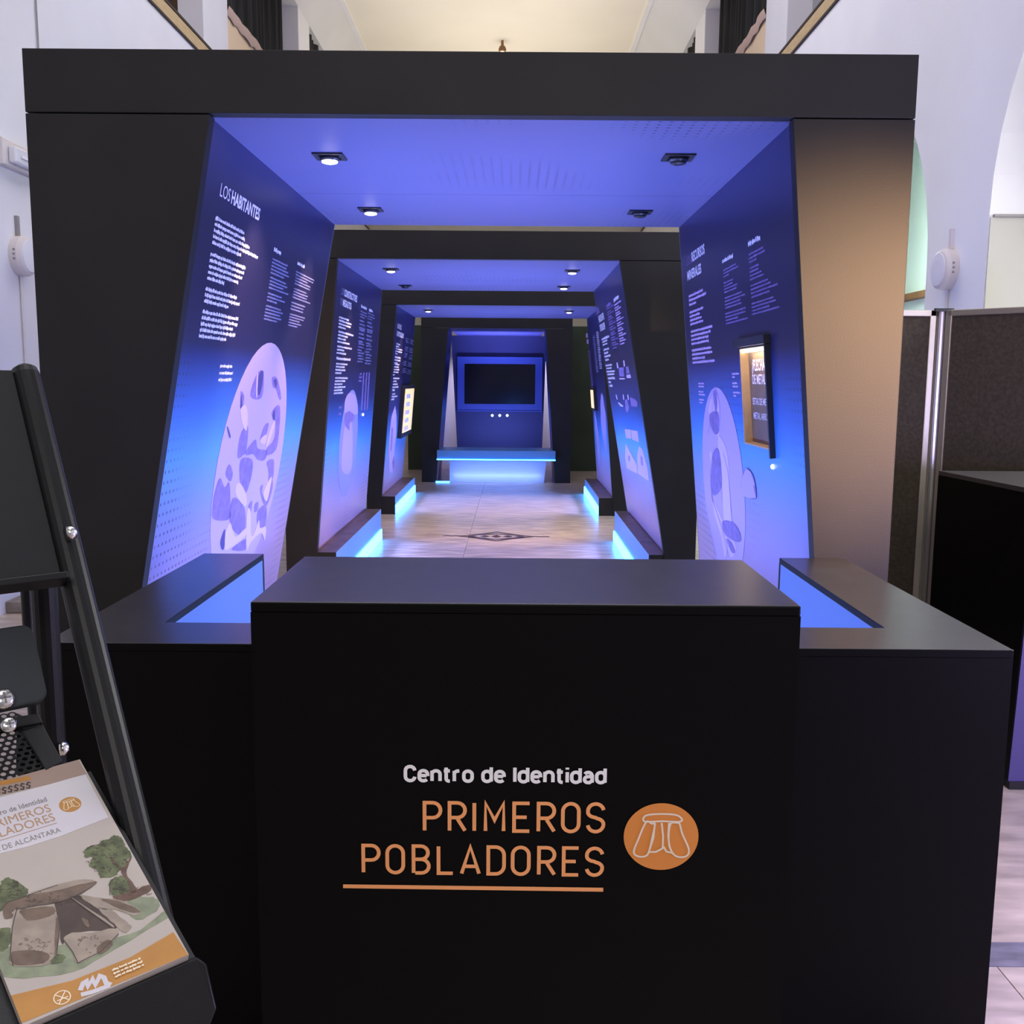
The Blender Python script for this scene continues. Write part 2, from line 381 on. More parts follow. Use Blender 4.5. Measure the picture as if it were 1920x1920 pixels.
area('recess_window_light', (3.5, 8.6, 3.6), (4.15, 8.6, 2.2), .6, 2.4, 150, (.86, 1.0, .92))
tag(bx('wall_end', XL-.6, XR+.8, 22, 22.2, 0, 7.6, M['cream']), kind='structure')
# stone plinth at the foot of the left wall
pl = bx('trim_1', XL, XL+.16, 6.03, 8.2, 0, .075, M['stone'], None, .008); tag(pl, kind='structure')

# galleries on both sides
def gallery(side):
    sx = -1 if side == 'left' else 1; xw = XL if sx < 0 else XR
    X = lambda d: xw+sx*d
    def b(name, d0, d1, y0, y1, z0, z1, m, parent, bev=0): return bx(name, min(X(d0), X(d1)), max(X(d0), X(d1)), y0, y1, z0, z1, m, parent, bev)
    g = thing('gallery', (xw, 8, 4.72), 'upper gallery along the %s side with oak edge and white columns' % side, 'gallery'); g['kind'] = 'structure'
    b('floor_slab', 0.01, 2.0, -3, 21.95, 4.72, 4.76, M['wall'], g)
    b('edge_trim', -.012, .09, -3, 21.95, 4.745, 4.86, M['oak'], g, .004)
    b('edge_line', -.016, .02, -3, 21.95, 4.865, 4.89, M['dark_line'], g)
    b('edge_line', -.016, .02, -3, 21.95, 4.722, 4.742, M['dark_line'], g)
    b('back_wall', 1.9, 2.0, -3, 21.95, 4.76, 7.2, M['brown'], g)
    for y0, y1 in ((10.576, 11.456), (15.15, 15.93), (19.6, 20.4)):
        b('column', .002, .27, y0, y1, 4.76, 7.0, M['wall'], g, .01)
    b('parapet', .03, .10, 11.46, 15.15, 4.89, 5.56, M['peach'], g)
    b('parapet', .03, .10, 15.93, 19.6, 4.89, 5.56, M['peach'], g)
    # crumpled cloth rail over the parapet
    k = MB(); n = 26; v = []; f = []; r2 = random.Random(4+sx)
    for i in range(n+1):
        y = 11.46+(15.15-11.46)*i/n; o = .02*r2.random(); h = r2.uniform(-.02, .03)
        v += [(X(.02-o), y, 5.47+h), (X(-.01-o), y, 5.56+h), (X(.05), y, 5.63+h), (X(.11), y, 5.5)]
    for i in range(n):
        for j in range(3): f.append((i*4+j, i*4+j+1, i*4+j+5, i*4+j+4))
    k.add(v, f).build('parapet_cloth', M['drape'], g, 0, True)
    for (y0, y1) in ((11.46, 14.4), (15.93, 19.6)):
        k = MB(); n = 120; v = []; f = []
        for i in range(n+1):
            t = i/n; y = y0+(y1-y0)*t; d = .09+.035*math.sin(t*95)+.02*math.sin(t*41+1)
            v += [(X(d), y, 5.45), (X(d*.9+.01), y, 7.1)]
        for i in range(n): f.append((i*2, i*2+1, i*2+3, i*2+2))
        cu = k.add(v, f).build('curtain', M['curtain'], None, 0, True)
        tag(cu, 'charcoal curtain hanging in the %s gallery %s' % (side, 'just past the first column' if y0 < 12 else 'behind the second column'), 'curtain', 'dark gallery curtains')
    return g
gallery('left'); gallery('right')
# ceiling and coves
ceil_o = bx('ceiling', -2.82, 2.14, -3, 22, 7.5, 7.6, M['ceiling']); tag(ceil_o, kind='structure')
for n, (xa, xb) in enumerate(((XL-.6, -2.82), (XR+.6, 2.14))):
    xe = XL if n == 0 else XR
    cv = MB().prism([(xe, -3, 6.88), (xb, -3, 7.5), (xb, -3, 7.6), (xa, -3, 7.6), (xa, -3, 6.88)], (0, 25, 0)).build('trim_%d' % (n+2), M['cove']); tag(cv, kind='structure')
    s_ = -1 if n == 0 else 1
    tag(bx('trim_%d' % (n+4), min(xb-.05*s_, xb+.02*s_), max(xb-.05*s_, xb+.02*s_), -3, 22, 7.46, 7.498, M['wall']), kind='structure')
# small pendant on the ceiling with its glow
p = atZ(942, 76, 7.5)
pen = thing('ceiling_lamp', (p.x, p.y, 7.5), 'tiny brown ceiling lamp glowing above the black portal', 'lamp')
MB().tube((p.x, p.y, 7.5), (p.x, p.y, 7.40), .025).build('stem', M['brown'], pen)
MB().lathe((p.x, p.y, 7.40), (0, 0, -1), [(.05, 0), (.07, .05), (.06, .09)]).build('shade', M['brown'], pen)
MB().lathe((p.x, p.y, 7.31), (0, 0, -1), [(.03, 0), (.05, .03), (.02, .06)]).build('bulb', M['lamp'], pen)
l = bpy.data.lights.new('uplight', 'SPOT'); l.energy = 9; l.color = (1, .93, .8); l.spot_size = .9; l.spot_blend = 1
q = atZ(935, 97, 7.5); lo = bpy.data.objects.new('uplight', l); COL.objects.link(lo); lo.location = (q.x, q.y+.4, 5.6); lo.rotation_euler = (math.pi, 0, 0)

# wall fittings
def disc_fitting(xw, y, z, side):
    s_ = 1 if side == 'left' else -1
    t = thing('wall_disc', (xw, y, z), 'round white wall unit with three dark holes in its rim, on the %s wall' % side, 'wall fitting', 'round wall units')
    MB().lathe((xw, y, z), (s_, 0, 0), [(.125, 0), (.128, .05), (.118, .075), (.105, .08)], 36).build('housing', M['plastic'], t, 0, False)
    MB().lathe((xw+s_*.079, y, z), (s_, 0, 0), [(.103, 0), (.10, .006), (.06, .010)], 36).build('face_plate', M['wall'], t)
    for dz in (-.028, 0, .028):
        a = math.asin(dz/.128); c = Vector((xw+s_*.038, y-.128*math.cos(a), z+dz))
        MB().tube(c+Vector((0, .004, 0)), c-Vector((0, .003, 0)), .008, 10).build('hole', M['grey'], t)
    MB().tube((xw+s_*.012, y, z-.12), (xw+s_*.012, y, .3), .008, 8).build('cable', M['plastic'], t)
    MB().box(xw-.002 if s_ > 0 else xw-.02, xw+.02 if s_ > 0 else xw+.002, y-.02, y+.01, z+.125, z+.25).build('cable_cover', M['grey'] if side == 'left' else M['plastic'], t)
disc_fitting(XL, 6.45, 2.25, 'left'); disc_fitting(XR, 6.33, 2.195, 'right')
t = thing('emergency_light', (XL, 6.5, 2.86), 'rectangular emergency light with clear cover high on the left wall', 'light')
bx('housing', XL, XL+.05, 6.24, 6.72, 2.78, 2.94, M['plastic'], t, .006)
bx('cover', XL+.05, XL+.10, 6.30, 6.68, 2.80, 2.90, M['clear'], t, .012)
bx('tube_lamp', XL+.10, XL+.108, 6.36, 6.62, 2.835, 2.855, M['wall'], t, .003)
tag(MB().tube((XL+.01, 6.87, 2.6), (XL+.01, 6.87, 4.72), .006, 8).tube((XL+.01, 6.87, 4.0), (XL+.014, 6.86, 4.25), .008, 8).build('wall_cable', M['grey']), 'thin grey cable running down the left wall above the portal', 'cable')

# ================================================================== PORTALS
HL, HT = 2.283, 2.468
class Module: pass
def portal(idx, D, Db, xo, xl, xr, sl, sr, label, ledge_h, ledge_w, hT=HT, led=True):
    """one black frame: leaning printed side panels, perforated ceiling, ledges with blue LED strips"""
    t = thing('exhibition_portal', ((xo[0]+xo[1])/2, D, 0), label, 'portal', 'black portal frames of the tunnel')
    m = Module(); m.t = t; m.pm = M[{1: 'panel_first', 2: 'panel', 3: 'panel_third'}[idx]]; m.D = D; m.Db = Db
    bl, br = xl-sl*HL, xr+sr*HL      # feet of the leaning panels
    th = .05; g = .004
    MB().prism([(xo[0], D, 0), (bl, D, 0), (xl, D, HL-g), (xo[0], D, HL-g)], (0, th, 0)).build('front_board', M['board'], t, .002)
    MB().prism([(xo[1], D, 0), (br, D, 0), (xr, D, HL-g), (xo[1], D, HL-g)], (0, th, 0)).build('front_board', M['board'], t, .002)
    bx('lintel', xo[0], xo[1], D, D+th, HL, hT, M['board'], t, .002)
    bx('roof_board', xo[0]+.01, xo[1]-.01, D+th, Db, hT-.03, hT-.004, M['board'], t)
    bx('outer_side', xo[0], xo[0]+.02, D+th, Db, 0, hT-.03, M['board'], t)
    bx('outer_side', xo[1]-.02, xo[1], D+th, Db, 0, hT-.03, M['board'], t)
    e = .012
    pl_ = MB().prism([(bl-e, D+th, 0), (xl-e, D+th, HL), (xl-e-.03, D+th, HL), (bl-e-.03, D+th, 0)], (0, Db-D-th, 0))
    m.L = Plane((xl-e, D, HL), (0, 1, 0), (sl, 0, 1)); m.R = Plane((xr+e, Db, HL), (0, -1, 0), (-sr, 0, 1))
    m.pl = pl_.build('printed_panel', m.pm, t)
    m.xl, m.xr, m.bl, m.br, m.e, m.sr = xl, xr, bl, br, e, sr
    ym = D+(Db-D)*.6
    bx('ceiling_panel', xl-e, xr+e, D+th, ym-.0015, HL, HL+.025, M['ceil'], t)
    bx('ceiling_panel', xl-e, xr+e, ym+.0015, Db, HL, HL+.025, M['ceil'], t)
    # trims catching light along the rear edge of each panel
    for a, b_, s_ in ((xl-e, bl-e, -1), (xr+e, br+e, 1)):
        MB().prism([(b_, Db, 0), (a, Db, HL), (a+s_*.03, Db, HL), (b_+s_*.03, Db, 0)], (0, .012, 0)).build('edge_strip', M['board_edge'], t)
    if ledge_h:
        for s_, b_ in ((-1, bl), (1, br)):
            xi = b_-s_*ledge_w; xs_ = sorted((xi, b_))
            lg = bx('ledge', xs_[0], xs_[1], D+.01, Db, 0, ledge_h, [M['board'], M['ledge_top'], M['ledge_face']], t)
            for pf in lg.data.polygons:
                n_ = pf.normal
                pf.material_index = 1 if n_.z > .9 else (2 if n_.x*s_ < -.9 else 0)
            if led:
                xs2 = sorted((xi-s_*.012, xi))
                MB().box(xs2[0], xs2[1], D+.02, Db-.02, .004, .10).build('led_strip', M['led'], lg)
    # LED lines washing the opposite panel and the ceiling
    return m
P1 = portal(1, 3.122, 5.278, (-1.501, 1.219), -.936, .846, .183, .094, 'foremost wide black portal behind the reception desk, titled LOS HABITANTES', .29, .16)
P2 = portal(2, 6.703, 9.034, (-1.577, 1.27), -1.19, .70, .086, .176, 'second black portal of the tunnel, titled CONSTRUCTORES DE MEGALITOS on its left panel', .285, .155)
P3 = portal(3, 10.74, 12.9, (-1.62, 1.27), -1.277, .925, .086, .082, 'third black portal of the tunnel, nearest to the screen wall', .2, .165)

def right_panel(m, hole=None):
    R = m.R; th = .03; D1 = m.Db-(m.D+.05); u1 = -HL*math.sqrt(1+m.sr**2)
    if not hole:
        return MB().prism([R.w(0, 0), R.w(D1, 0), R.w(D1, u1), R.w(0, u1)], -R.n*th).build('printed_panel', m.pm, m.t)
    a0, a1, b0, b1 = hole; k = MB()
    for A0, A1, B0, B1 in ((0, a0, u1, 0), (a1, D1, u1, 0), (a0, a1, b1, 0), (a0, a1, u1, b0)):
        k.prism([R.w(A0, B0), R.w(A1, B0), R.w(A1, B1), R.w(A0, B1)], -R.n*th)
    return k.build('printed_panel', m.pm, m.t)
# ---- display niche in the right panel of portal 1
R1 = P1.R
n0 = R1.px(1388, 655); n1 = R1.px(1452, 838); na0, na1 = n0[0], n1[0]; nb1, nb0 = n0[1], R1.px(1400, 832)[1]
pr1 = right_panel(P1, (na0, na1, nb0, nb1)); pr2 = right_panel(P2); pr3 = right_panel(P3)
def quadbox(P, a0, a1, b0, b1, h0, h1):
    return MB().prism([P.w(a0, b0, h0), P.w(a1, b0, h0), P.w(a1, b1, h0), P.w(a0, b1, h0)], P.n*(h1-h0))
nic = quadbox(R1, na0, na1, nb0, nb1, -.036, -.030).build('display_niche', M['niche_back'], P1.t)
quadbox(R1, na0+.0005, na0+.006, nb0, nb1, -.036, .004).build('side_lining', M['niche'], nic)
quadbox(R1, na1, na1+.006, nb0, nb1, -.036, .004).build('side_lining', M['bezel'], nic)
quadbox(R1, na0+.0005, na1, nb0+.0005, nb0+.006, -.036, .004).build('sill', M['niche'], nic)
quadbox(R1, na0, na1, nb1, nb1+.006, -.036, .004).build('head_lining', M['bezel'], nic)
quadbox(R1, na0+.004, na1-.01, nb1-.016, nb1-.002, -.016, -.002).build('niche_led', M['niche_led'], nic)
c_ = R1.w((na0+na1)/2, nb1-.02, -.006); area('niche_lamp', c_, R1.w((na0+na1)/2, nb1-.20, -.030), .3, .008, .55, (1, .72, .42))
quadbox(R1, na0-.02, na1+.02, nb1+.008, nb1+.04, 0, .025).build('hood', M['bezel'], P1.t)
quadbox(R1, na1-.004, na1+.012, nb0-.025, nb1+.035, 0, .020).build('side_flap', M['bezel'], P1.t)
NP = Plane(R1.w(0, 0, -.0295), R1.r, R1.u)
c44 = T((1280, 620), 4.465)
for body, q0, q1, q2, bo in (('¿FLECHAS', (584, 335), (704, 320), (584, 245), .02), ('DE METAL?', (588, 445), (706, 434), (588, 368), .02), ('SETAS DE METAL', (590, 616), (738, 612), (588, 562), .01), ('METAL ARROWS', (598, 735), (748, 735), (596, 682), .01)):
    a, b, c = NP.px(*c44(q0)), NP.px(*c44(q1)), NP.px(*c44(q2)); tag(NP.text('lettering', body, a[0], a[1], b[0]-a[0], c[1]-a[1], M['white'], nic, .001, bo), kind='stuff')
b_ = R1.px(1450, 875); MB().lathe(R1.w(*b_), R1.n, [(.009, 0), (.009, .006), (.005, .009)], 12).build('button', M['button'], P1.t)

# ---- printed matter
def heading(P, parent, body, bl, br, tl, m=M['white'], bold=0):
    a = P.px(*bl); b = P.px(*br); c = P.px(*tl)
    return P.text('title', body, a[0], a[1], max(.03, b[0]-a[0]), max(.012, c[1]-a[1]), m, parent, .0012, bold)
def blurred_title(P, parent, bl, br, tl, m):
    """a title that cannot be read in the photograph: heavy letter-sized uprights"""
    a, b, c = P.px(*bl), P.px(*br), P.px(*tl); wd = b[0]-a[0]; ht = c[1]-a[1]; n = max(3, int(wd/(ht*.5))); k = MB()
    for i in range(n):
        x = a[0]+wd*i/n; w_ = wd/n*.8
        k.prism([P.w(x, a[1], .001), P.w(x+w_*.4, a[1], .001), P.w(x+w_*.4, a[1]+ht, .001), P.w(x, a[1]+ht, .001)], P.n*.0006)
        z = a[1]+ht*rng.choice((0, .4, .8)); k.prism([P.w(x+w_*.4, z, .001), P.w(x+w_, z, .001), P.w(x+w_, z+ht*.2, .001), P.w(x+w_*.4, z+ht*.2, .001)], P.n*.0006)
    return tag(k.build('title', m, parent), kind='stuff')
def circle(P, parent, c, r, m, name='round_picture', n=48, h=.0008):
    return P.poly(name, [(c[0]+r*math.cos(2*math.pi*i/n), c[1]+r*math.sin(2*math.pi*i/n)) for i in range(n)], m, parent, h)
L1 = P1.L; pnl = P1.pl
c8 = T((360, 320), 8)
heading(L1, pnl, 'LOS', c8((410, 375)), c8((560, 455)), c8((432, 175)))
heading(L1, pnl, 'HABITANTES', c8((578, 482)), c8((1000, 745)), c8((598, 290)), bold=.03)
A, B = (360, 320), (360, 470)
W_, D_ = M['white'], M['dimprint']
paragraph(L1, 'text_block', A, 8, (350, 700), (300, 1065), [(780, 960), (790, 1055), (855, 1175), (980, 1325), (730, 1285)], W_, pnl)
paragraph(L1, 'text_block', B, 8, (275, 40), (225, 400), [(805, 280), (775, 365), (745, 425), (690, 490), (485, 500)], W_, pnl)
paragraph(L1, 'text_block', B, 8, (200, 565), (178, 745), [(670, 725), (715, 830), (540, 860)], W_, pnl)
paragraph(L1, 'text_block', B, 8, (155, 905), (100, 1270), [(690, 1060), (678, 1140), (615, 1205), (648, 1290), (512, 1345)], W_, pnl)
paragraph(L1, 'text_block', A, 8, (1228, 1175), (1228, 1175), [(1335, 1240)], W_, pnl, gap=.026)
paragraph(L1, 'text_block', B, 8, (1580, 180), (1580, 180), [(1690, 240)], W_, pnl, gap=.026)
for s_, e_, en in (((1205, 115), (1175, 320), [(1430, 240), (1410, 280), (1440, 340), (1450, 400), (1380, 410)]), ((1170, 395), (1150, 545), [(1400, 515), (1420, 570), (1360, 580), (1440, 670)]),
    ((1135, 630), (1120, 735), [(1340, 715), (1390, 790), (1275, 790)]), ((1105, 820), (1075, 1015), [(1330, 890), (1360, 950), (1315, 990), (1335, 1040), (1270, 1065)]),
    ((1560, 310), (1535, 485), [(1830, 460), (1815, 500), (1730, 490), (1770, 555), (1765, 600)]), ((1525, 560), (1505, 690), [(1710, 660), (1730, 700), (1715, 745), (1765, 805)]),
    ((1490, 770), (1475, 865), [(1690, 855), (1665, 890), (1660, 930)]), ((1465, 945), (1440, 1110), [(1690, 1025), (1670, 1055), (1610, 1085), (1630, 1130), (1575, 1160)])):
    paragraph(L1, 'small_text_block', B, 8, s_, e_, en, D_, pnl, xh=.55)
c46 = T((380, 640), 4.683)
for y_ in (213, 275, 335):
    q0, q1 = ((152, y_), (258, y_+5)) if y_ < 230 else ((145, y_), (265, y_+5)) if y_ < 300 else ((136, y_), (252, y_+5))
    paragraph(L1, 'caption', (380, 640), 4.683, q0, q0, [q1], W_, pnl, gap=.020)
cc = [((575, 37)), (730, 480), (735, 640), (260, 500), (80, 1400), (72, 1600)]
def fit_circle(P, pts):
    uv = [P.px(*q) for q in pts]; A_ = np.array([[2*x, 2*y, 1] for x, y in uv]); b = np.array([x*x+y*y for x, y in uv]); s = np.linalg.lstsq(A_, b, rcond=None)[0]
    return (s[0], s[1]), math.sqrt(s[2]+s[0]**2+s[1]**2)
C1, r1 = fit_circle(L1, [c46(q) for q in cc]); pic = circle(L1, pnl, C1, r1, M['lilac'])
MID = [[(415, 480), (470, 290), (530, 270), (515, 490)], [(330, 440), (360, 480), (350, 570), (330, 590)], [(345, 780), (395, 750), (380, 950), (350, 1000), (305, 1025), (310, 900)], [(605, 320), (650, 325), (685, 480), (670, 510), (640, 420), (615, 400)],
  [(600, 640), (640, 570), (675, 580), (670, 760), (640, 950), (560, 1000), (560, 940), (620, 860), (635, 720)], [(330, 1040), (430, 1040), (425, 1180), (375, 1330), (325, 1240)], [(380, 960), (460, 860), (480, 940), (560, 960), (540, 1040), (480, 1040), (440, 990), (380, 1000)],
  [(110, 1290), (150, 1200), (190, 1280), (230, 1240), (240, 1440), (230, 1560), (90, 1560), (85, 1430)], [(240, 1440), (270, 1370), (340, 1420), (370, 1500), (370, 1640), (320, 1700), (260, 1650), (230, 1560)], [(400, 1440), (430, 1400), (420, 1500), (395, 1510)], [(455, 1430), (485, 1410), (480, 1480), (450, 1500)], [(480, 1490), (555, 1440), (545, 1620), (480, 1620)],
  [(500, 1290), (525, 1260), (520, 1330), (560, 1390), (600, 1200), (610, 1290), (560, 1440), (520, 1400)], [(560, 1060), (620, 1040), (615, 1190), (575, 1260), (575, 1150)], [(500, 860), (540, 740), (575, 720), (560, 800), (520, 880)], [(205, 1120), (235, 1080), (260, 1160), (240, 1230), (200, 1180)], [(250, 1830), (330, 1760), (380, 1740), (370, 1830)]]
L1.ppolys('picture_midtone', [[c46(q) for q in z] for z in MID], M['lilac_mid'], pic, .0016)
LIGHT = [[(330, 590), (370, 560), (390, 640), (380, 780), (350, 740), (330, 650)], [(195, 1680), (235, 1590), (270, 1700), (300, 1710), (375, 1640), (370, 1710), (210, 1830), (190, 1790)], [(385, 1500), (415, 1490), (420, 1700), (450, 1680), (490, 1570), (500, 1640), (550, 1630), (540, 1750), (510, 1680), (420, 1760), (380, 1830)], [(290, 1260), (330, 1250), (380, 1360), (370, 1450), (290, 1350)],
  [(560, 880), (580, 800), (620, 700), (630, 720), (590, 860), (555, 930)], [(500, 880), (520, 840), (560, 820), (540, 900)], [(530, 1330), (590, 1200), (600, 1220), (560, 1400)], [(470, 300), (480, 290), (475, 470), (465, 480)]]
L1.ppolys('picture_highlight', [[c46(q) for q in z] for z in LIGHT], M['lilac_light'], pic, .0022)
L1.ppolys('picture_shadow', [[c46(q) for q in z] for z in ([(490, 290), (530, 270), (500, 460), (475, 440)], [(610, 640), (625, 600), (630, 680), (612, 685)], [(325, 560), (335, 470), (342, 560), (330, 590)], [(620, 340), (645, 340), (640, 410)], [(210, 760), (216, 750), (240, 830), (230, 845)], [(150, 1760), (190, 1650), (185, 1800), (165, 1830)])], M['lilac_dark'], pic, .0022)

# ---- right panel of portal 1
c68 = T((1270, 420), 6.857); c44 = T((1280, 620), 4.465)
O3 = (1270, 420)
heading(R1, pr1, 'LOS', c68((125, 540)), c68((180, 500)), c68((122, 425)), M['lilac_mid'])
heading(R1, pr1, 'RECURSOS', c68((190, 485)), c68((355, 365)), c68((185, 370)), bold=.03)
heading(R1, pr1, 'MINERALES', c68((135, 725)), c68((312, 610)), c68((130, 615)), bold=.03)
for s_, e_, en in (((150, 930), (155, 1040), [(330, 835), (375, 865), (245, 985)]), ((160, 1140), (170, 1290), [(335, 1050), (290, 1130), (315, 1170), (335, 1215)]), ((178, 1385), (185, 1540), [(452, 1280), (432, 1350), (402, 1410), (408, 1470)]), ((190, 1625), (200, 1780), [(440, 1560), (452, 1620), (360, 1700), (480, 1725)])):
    paragraph(R1, 'text_block', O3, 6.857, s_, e_, en, M['lilac_light'], pr1)
for s_, e_, en in (((595, 595), (595, 680), [(760, 495), (788, 525), (670, 635)]), ((600, 760), (608, 880), [(725, 690), (720, 735), (780, 745), (765, 800)]), ((612, 955), (620, 1080), [(835, 850), (878, 880), (815, 955), (828, 990)]), ((620, 1155), (630, 1280), [(882, 1055), (882, 1100), (790, 1175), (912, 1175)]),
    ((920, 395), (930, 490), [(1108, 280), (1130, 315), (1020, 425)]), ((935, 570), (938, 715), [(1050, 505), (1050, 550), (1085, 590), (1118, 620)]), ((945, 795), (955, 940), [(1170, 690), (1205, 725), (1295, 735), (1195, 825)]), ((960, 1025), (960, 1160), [(1245, 900), (1272, 945), (1195, 1025), (1315, 1030)])):
    paragraph(R1, 'small_text_block', O3, 6.857, s_, e_, en, M['lilac_mid'], pr1, xh=.55)
for q0, q1 in (((580, 478), (720, 385)), ((912, 255), (1070, 150))): paragraph(R1, 'caption', O3, 6.857, q0, q0, [q1], M['white'], pr1, gap=.028)
for q0, q1, e2 in (((132, 440), (134, 465), [(180, 435), (180, 460)]), ((136, 508), (138, 532), [(175, 500), (188, 525)]), ((140, 575), (142, 598), [(182, 568), (170, 592)]), ((415, 360), (417, 387), [(475, 353), (438, 384)]), ((418, 438), (420, 465), [(460, 432), (468, 460)]), ((424, 515), (426, 542), [(484, 512), (452, 540)])):
    paragraph(R1, 'caption', (1280, 620), 4.465, q0, q1, e2, M['lilac_light'], pr1)
C2, r2 = fit_circle(R1, [c44(q) for q in ((315, 560), (440, 780), (165, 740), (530, 1500), (285, 1880), (215, 1550), (515, 1880))]); pic2 = circle(R1, pr1, C2, r2, M['lilac'])
R1.ppolys('picture_highlight', [[c44(q) for q in z] for z in ([(240, 560), (275, 470), (300, 540), (315, 640), (315, 850), (290, 880), (235, 780), (220, 660)], [(310, 880), (380, 1040), (400, 1400), (420, 1620), (380, 1640), (350, 1600), (330, 1200), (300, 1000)], [(230, 1050), (250, 1050), (240, 1350), (300, 1500), (380, 1700), (360, 1900), (320, 1700), (250, 1450)], [(365, 1740), (400, 1720), (440, 1780), (450, 1850), (410, 1900), (380, 1820)])], M['lilac_light'], pic2, .0018)
R1.ppolys('picture_midtone', [[c44(q) for q in z] for z in ([(260, 530), (285, 500), (295, 620), (280, 680)], [(230, 700), (300, 680), (310, 830), (280, 870), (240, 800)], [(250, 1060), (290, 980), (320, 1060), (330, 1300), (270, 1380), (240, 1300)], [(335, 1600), (390, 1590), (460, 1640), (495, 1740), (470, 1770), (400, 1740), (350, 1690)], [(380, 1740), (420, 1780), (445, 1850), (420, 1860), (390, 1800)], [(500, 1230), (540, 1150), (600, 1230), (620, 1400), (560, 1400), (500, 1370)])], M['lilac_mid'], pic2, .0024)
tag(R1.strokes('picture_line', [[R1.px(*c44(q)) for q in z] for z in ([(242, 570), (275, 472), (300, 545), (316, 650), (312, 860)], [(262, 540), (250, 700), (240, 820)], [(225, 680), (235, 780), (215, 860)], [(345, 1020), (385, 1180), (405, 1420), (415, 1600)], [(232, 1060), (250, 1400), (330, 1640), (385, 1880)], [(300, 980), (320, 1180), (335, 1420)], [(215, 1560), (240, 1700), (285, 1880)], [(350, 1600), (420, 1600), (480, 1690)])], .004, M['lilac_mid'], pic2, .003), kind='stuff')
R1.ppolys('picture_flint_flake', [[c44(q) for q in ((495, 1380), (500, 1240), (535, 1155), (575, 1180), (612, 1285), (600, 1300), (620, 1400), (560, 1400))]], M['lilac'], pr1, .003)

# ---- portal 2
L2, R2 = P2.L, P2.R; pn2 = P2.pl; c73 = T((610, 520), 7.383); O6 = (610, 520)
heading(L2, pn2, 'LOS', c73((215, 235)), c73((255, 255)), c73((225, 140)), M['dimprint'])
heading(L2, pn2, 'CONSTRUCTORES', c73((260, 258)), c73((435, 350)), c73((268, 165)), bold=.03)
heading(L2, pn2, 'DE', c73((203, 375)), c73((235, 390)), c73((210, 285)), M['dimprint'])
heading(L2, pn2, 'MEGALITOS', c73((240, 395)), c73((355, 452)), c73((250, 305)), bold=.03)
for s_, e_, en in (((190, 545), (178, 680), [(325, 595), (360, 660), (350, 700), (280, 715)]), ((180, 745), (165, 885), [(385, 825), (310, 835), (280, 870), (335, 930)]), ((165, 950), (155, 1040), [(365, 1010), (260, 1020), (285, 1070)]), ((152, 1115), (152, 1115), [(345, 1165)]), ((148, 1190), (135, 1320), [(305, 1225), (265, 1255), (275, 1300), (220, 1330)]), ((135, 1390), (115, 1605), [(305, 1420), (272, 1450), (235, 1485), (275, 1530), (230, 1570), (245, 1605)])):
    paragraph(L2, 'text_block', O6, 7.383, s_, e_, en, W_, pn2, gap=.03)
for x_ in (0, 105):
    for s_, e_, en in (((485, 465), (480, 540), [(570, 515), (575, 545), (545, 560)]), ((475, 590), (465, 690), [(535, 615), (545, 655), (550, 720)]), ((468, 720), (455, 880), [(540, 755), (530, 800), (540, 850), (520, 890)]), ((460, 915), (445, 1000), [(535, 935), (530, 985), (500, 1030)]), ((450, 1040), (440, 1160), [(535, 1060), (520, 1100), (530, 1140), (515, 1170)])):
        sh = lambda q: (q[0]+x_, q[1]+x_*.25)
        paragraph(L2, 'small_text_block', O6, 7.383, sh(s_), sh(e_), [sh(q) for q in en], D_, pn2, xh=.55)
for q0, q1 in (((495, 395), (575, 430)), ((603, 445), (655, 475)), ((470, 1335), (508, 1340)), ((465, 1380), (505, 1385)), ((460, 1428), (500, 1432)), ((190, 1800), (225, 1805)), ((185, 1890), (220, 1895))): paragraph(L2, 'caption', O6, 7.383, q0, q0, [q1], M['lilac_mid'] if q0[1] > 1000 else W_, pn2, gap=.035)
L2.ppolys('printed_column', [[c73(q) for q in ((x, 1315), (x+18, 1316), (x-14, 1840), (x-32, 1838))] for x in (522, 562, 598)], M['lilac_mid'], pn2)
c3 = T((580, 420), 3)
C3, r3 = fit_circle(L2, [c3(q) for q in ((245, 942), (272, 1050), (172, 1170), (165, 1400), (205, 1530))])
FADE = mat('faded_lilac_print', (.30, .28, .52), .5, .3)
pic3 = circle(L2, pn2, C3, r3, FADE)
L2.ppolys('picture_highlight', [[c3(q) for q in z] for z in ([(200, 990), (225, 950), (262, 975), (272, 1060), (250, 1070), (225, 1050), (198, 1060)], [(190, 1170), (215, 1120), (240, 1130), (235, 1380), (180, 1380)])], M['lilac'], pic3, .002)
L2.ppolys('picture_midtone', [[c3(q) for q in z] for z in ([(198, 1085), (215, 1055), (250, 1075), (245, 1105), (225, 1120), (222, 1160), (200, 1130)],)], M['lilac_mid'], pic3, .0028)
b_ = L2.px(610+518/7.383, 520+1900/7.383); MB().lathe(L2.w(*b_), L2.n, [(.012, 0), (.012, .006), (.006, .01)], 10).build('button', M['button'], P2.t)
c48 = T((1080, 530), 4.8); O7 = (1080, 530)
for (x, y, wd) in ((187, 290, 28), (210, 360, 48), (222, 440, 45)):
    blurred_title(R2, pr2, c48((x, y)), c48((x+wd, y-28)), c48((x-3, y-62 if wd > 40 else y-55)), M['lilac_mid'] if wd < 40 else W_)
